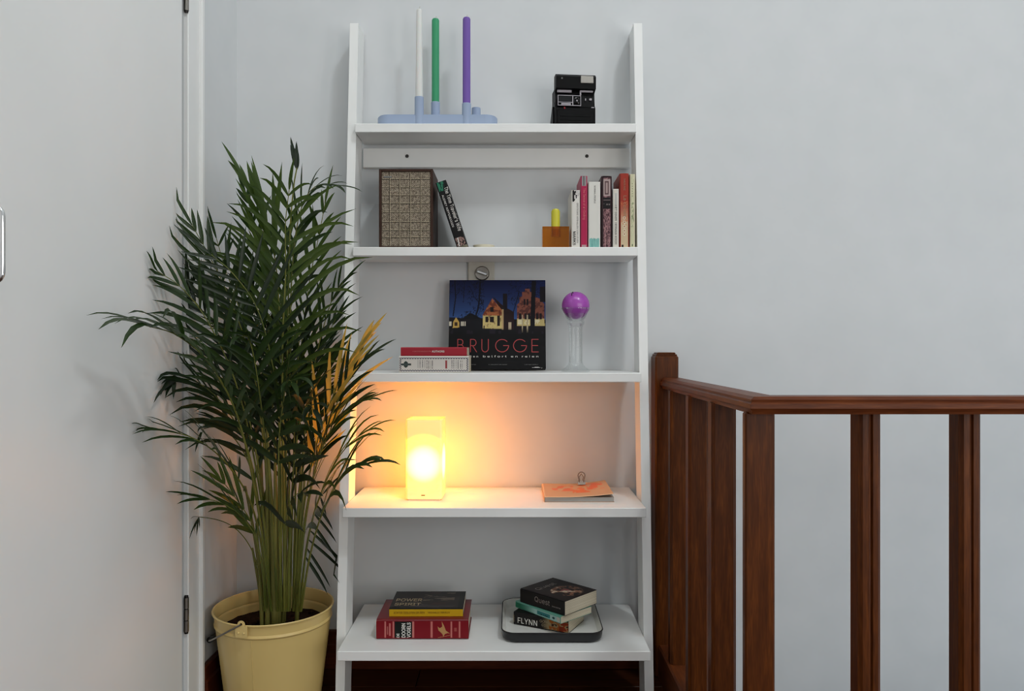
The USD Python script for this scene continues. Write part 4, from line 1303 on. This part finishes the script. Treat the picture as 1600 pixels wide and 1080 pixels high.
# arching over the top right
frond([(452, 955, .19), (452, 700, .22), (455, 450, .25), (468, 335, .28), (492, 292, .30), (525, 290, .31)], N=(0, -.5, 1), n=15, L_=.105, W=.013, ang=(50, 25), droop=.8, t0=.70, mat='palm_leaf', term=.5)
# top left, rising to a bright point
frond([(440, 955, .20), (438, 700, .22), (436, 480, .23), (425, 380, .25), (402, 318, .27), (380, 278, .28)], N=(.8, -.6, .3), n=16, L_=.150, W=.017, ang=(22, 9), droop=.10, t0=.62, mat='palm_leaf_light')
frond([(438, 955, .19), (430, 720, .20), (420, 520, .20), (410, 420, .21), (398, 350, .22), (384, 305, .23)], N=(.2, -1, .4), n=13, L_=.11, W=.012, ang=(34, 18), droop=.30, t0=.62, mat='palm_leaf')
# left, rising with leaflets swept up to the left
frond([(428, 955, .22), (418, 760, .25), (396, 580, .30), (358, 465, .34), (326, 398, .37), (300, 352, .385)], N=(.25, -1, .3), n=20, L_=.145, W=.011, ang=(40, 18), droop=-.10, t0=.52, mat='palm_leaf', sfac=(1.0, .9))
frond([(432, 955, .19), (424, 760, .20), (405, 600, .20), (376, 490, .20), (352, 420, .21), (338, 372, .22)], N=(-.2, -1, .2), n=15, L_=.125, W=.011, ang=(62, 40), droop=.12, t0=.55, mat='palm_leaf')
# crossing leaflets in the middle left
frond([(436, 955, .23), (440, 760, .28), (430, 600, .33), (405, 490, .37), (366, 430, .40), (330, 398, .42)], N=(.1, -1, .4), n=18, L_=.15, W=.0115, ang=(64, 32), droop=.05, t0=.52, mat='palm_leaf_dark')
# left middle, tips hanging
frond([(424, 955, .23), (408, 780, .29), (375, 620, .36), (330, 512, .42), (286, 452, .47), (246, 424, .50)], N=(.3, -.8, .7), n=17, L_=.130, W=.0115, ang=(44, 20), droop=.50, t0=.52, mat='palm_leaf')
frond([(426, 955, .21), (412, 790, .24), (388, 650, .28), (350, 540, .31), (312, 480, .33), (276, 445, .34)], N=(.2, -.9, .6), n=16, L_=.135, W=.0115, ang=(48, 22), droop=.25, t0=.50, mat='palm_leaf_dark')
# long one reaching far to the left
frond([(424, 955, .25), (404, 800, .34), (374, 660, .45), (330, 572, .55), (278, 525, .64), (225, 508, .73)], N=(.15, -.45, 1), n=17, L_=.150, W=.0170, ang=(40, 10), droop=.85, t0=.56, mat='palm_leaf', sfac=(1.0, .75), env=lambda u: .95 - .15 * u)
# drooping dark one below it
frond([(420, 955, .21), (406, 800, .24), (386, 700, .28), (348, 632, .33), (300, 594, .38), (252, 598, .42)], N=(.1, -.5, 1), n=17, L_=.155, W=.0135, ang=(40, 14), droop=1.0, t0=.56, mat='palm_leaf_dark', sfac=(1.0, .8))
# lower left
frond([(418, 955, .24), (408, 850, .29), (387, 775, .34), (348, 718, .41), (300, 684, .48), (240, 670, .54)], N=(.1, -.4, 1), n=12, L_=.135, W=.012, ang=(44, 12), droop=.50, t0=.50, mat='palm_leaf', sfac=(1.0, .8))
frond([(414, 955, .25), (410, 890, .29), (399, 840, .32), (376, 806, .36), (345, 786, .40), (315, 778, .42)], N=(.1, -.4, 1), n=7, L_=.120, W=.014, ang=(38, 12), droop=.40, t0=.52, mat='palm_leaf', sr=.0022)
frond([(412, 955, .24), (404, 890, .25), (385, 845, .26), (355, 818, .27), (310, 808, .28), (262, 812, .29)], n=3, L_=.05, W=.004, ang=(30, 10), droop=.5, t0=.85, sr=.0014, mat='palm_leaf_dark', N=(0, -.3, 1))
frond([(416, 955, .23), (408, 880, .26), (396, 825, .28), (380, 795, .30), (358, 765, .31), (344, 748, .32)], N=(.3, -.6, .7), n=7, L_=.11, W=.0125, ang=(34, 12), droop=.20, t0=.5, mat='palm_leaf_light', sr=.0022)
frond([(420, 955, .20), (410, 830, .21), (394, 740, .22), (370, 690, .24), (340, 668, .25), (310, 672, .26)], N=(.1, -.5, 1), n=6, L_=.11, W=.0115, ang=(42, 16), droop=.7, t0=.55, mat='palm_leaf')
# right, lamp gilding put into the leaf colour
frond([(462, 955, .22), (474, 800, .27), (496, 690, .31), (524, 610, .33), (550, 560, .335), (570, 532, .34)], N=(-.1, -1, .35), n=16, L_=.130, W=.012, ang=(26, 6), droop=.24, t0=.50, mat='palm_leaf_lamplit')
frond([(464, 955, .24), (478, 810, .29), (503, 695, .32), (532, 618, .34), (558, 572, .35), (578, 555, .35)], N=(0, -.6, .8), n=12, L_=.11, W=.012, ang=(34, 10), droop=.40, t0=.55, mat='palm_leaf_dark')
# right upper, thin tips past the upright
frond([(458, 955, .20), (468, 760, .23), (488, 590, .26), (510, 495, .28), (524, 458, .29), (536, 442, .30)], N=(0, -.7, .7), n=14, L_=.130, W=.010, ang=(40, 14), droop=.45, t0=.50, mat='palm_leaf')
frond([(460, 955, .18), (468, 790, .19), (486, 640, .20), (506, 545, .21), (518, 512, .21), (526, 496, .21)], N=(0, -.9, .5), n=11, L_=.100, W=.010, ang=(36, 16), droop=.38, t0=.52, mat='palm_leaf_dark')
# right middle, arching in front of the lamp shelf
frond([(466, 955, .24), (474, 830, .30), (492, 735, .35), (518, 672, .37), (550, 636, .38), (580, 622, .385)], N=(0, -.35, 1), n=16, L_=.100, W=.0115, ang=(46, 12), droop=.55, t0=.48, mat='palm_leaf')
frond([(468, 955, .23), (480, 850, .29), (500, 775, .34), (526, 720, .36), (550, 690, .365), (570, 676, .37)], N=(0, -.4, 1), n=9, L_=.125, W=.011, ang=(40, 10), droop=1.1, t0=.52, mat='palm_leaf_light')
frond([(470, 955, .25), (484, 870, .33), (504, 800, .40), (528, 755, .43), (552, 732, .44), (570, 726, .45)], N=(0, -.5, 1), n=8, L_=.140, W=.0150, ang=(42, 10), droop=1.2, t0=.50, mat='palm_leaf')
# behind to the right, hanging
frond([(468, 955, .17), (474, 900, .155), (481, 850, .145), (488, 810, .14), (496, 784, .135), (505, 772, .13)], N=(.1, -1, .1), n=12, L_=.105, W=.0085, ang=(142, 118), droop=.35, t0=.40, sides=(1,), mat='palm_leaf_dark', sr=.002)
# fronds hanging down the middle
frond([(440, 955, .26), (436, 800, .34), (436, 690, .40), (444, 620, .45), (450, 595, .49), (456, 598, .53)], N=(0, -.6, .8), n=11, L_=.130, W=.0165, ang=(56, 28), droop=1.3, t0=.55, mat='palm_leaf')
frond([(434, 955, .25), (424, 790, .32), (410, 650, .39), (398, 565, .43), (388, 528, .46), (378, 526, .50)], N=(0, -.5, .9), n=11, L_=.125, W=.016, ang=(52, 26), droop=1.3, t0=.56, mat='palm_leaf')
frond([(450, 955, .26), (454, 810, .33), (462, 700, .39), (472, 648, .43), (482, 632, .46), (490, 640, .49)], N=(0, -.5, .9), n=10, L_=.115, W=.0165, ang=(52, 26), droop=1.3, t0=.52, mat='palm_leaf_dark')
frond([(444, 955, .27), (444, 880, .32), (446, 820, .36), (452, 788, .39), (464, 772, .41), (478, 770, .43)], N=(0, -.6, .8), n=6, L_=.095, W=.02, ang=(58, 30), droop=.9, t0=.6, mat='palm_leaf_dark', sr=.0022)
# the crowd inside
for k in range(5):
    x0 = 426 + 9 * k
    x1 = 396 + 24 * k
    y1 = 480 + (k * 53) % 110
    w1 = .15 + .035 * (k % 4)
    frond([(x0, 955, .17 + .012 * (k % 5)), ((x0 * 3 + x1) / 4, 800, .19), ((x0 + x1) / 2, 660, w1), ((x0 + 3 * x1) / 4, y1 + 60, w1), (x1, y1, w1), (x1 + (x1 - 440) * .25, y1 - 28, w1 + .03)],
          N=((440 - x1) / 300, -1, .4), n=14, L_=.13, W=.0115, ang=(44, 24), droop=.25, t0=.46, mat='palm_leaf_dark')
# the unopened spear
spear = [at(445, 955, .2), at(447, 700, .24), at(452, 400, .27), at(458, 300, .28), at(464, 262, .285)]
C = spline(spear, 30)
sf = obj('frond', tube(C - ORG, np.interp(np.linspace(0, 1, 30), [0, 1], [.003, .0016]), 7), MAT['palm_stem'], palm)
for dx, dy, ll in ((-.20, 1, .078), (-.27, 1, .060), (-.02, 1, .066), (.05, 1, .045), (-.10, 1, .050)):
    v_, f_ = leaflet(C[-1] + np.array([0, 0, -.004]), np.array([dx, 0, dy]), np.array([.2, -1, 0]), ll, .0095, -.02)
    LEAVES.append((sf, v_, f_, 'palm_leaf_dark'))
# canes and bare stems at the foot
for k in range(13):
    a, r_ = rng.uniform(0, 6.28), .048 * math.sqrt((k + .5) / 13)
    p0 = np.array([PX + .012 + r_ * math.cos(a) * 1.15, -PW_ + r_ * math.sin(a), SOILZ - .01])
    hgt = rng.uniform(.20, .52)
    sp_ = np.array([.10 * math.cos(a) + rng.normal(0, .03), .10 * math.sin(a), 0]) * hgt
    pts = spline([p0, p0 + sp_ * .4 + (0, 0, hgt * .5), p0 + sp_ * 1.1 + (0, 0, hgt)], 12)
    obj('cane', tube(pts - ORG, np.linspace(rng.uniform(.0055, .0078), .0026, 12), 8), MAT['palm_cane'], palm)

# the 300 leaflets that show largest are parts of their fronds; the rest stay one part
size = []
for fp, v_, f_, mt in LEAVES:
    pr_ = proj(v_)
    size.append(np.linalg.norm(np.diff(pr_[1::3], axis=0), axis=1).sum() * np.linalg.norm(pr_[6] - pr_[8]))
order = np.argsort(size)[::-1]
big = set(order[:300].tolist())
rest = {}
for i, (fp, v_, f_, mt) in enumerate(LEAVES):
    if i in big:
        obj('leaflet', (v_ - ORG, f_), MAT[mt], fp, smooth=True)
    else:
        rest.setdefault(mt, []).append((v_, f_))
for mt, group_ in rest.items():
    vs, fs, n_ = [], [], 0
    for v_, f_ in group_:
        vs.append(v_ - ORG); fs.append(f_ + n_); n_ += len(v_)
    obj('leaflets', (np.vstack(vs), np.vstack(fs)), MAT[mt], palm, smooth=True, kind='stuff')
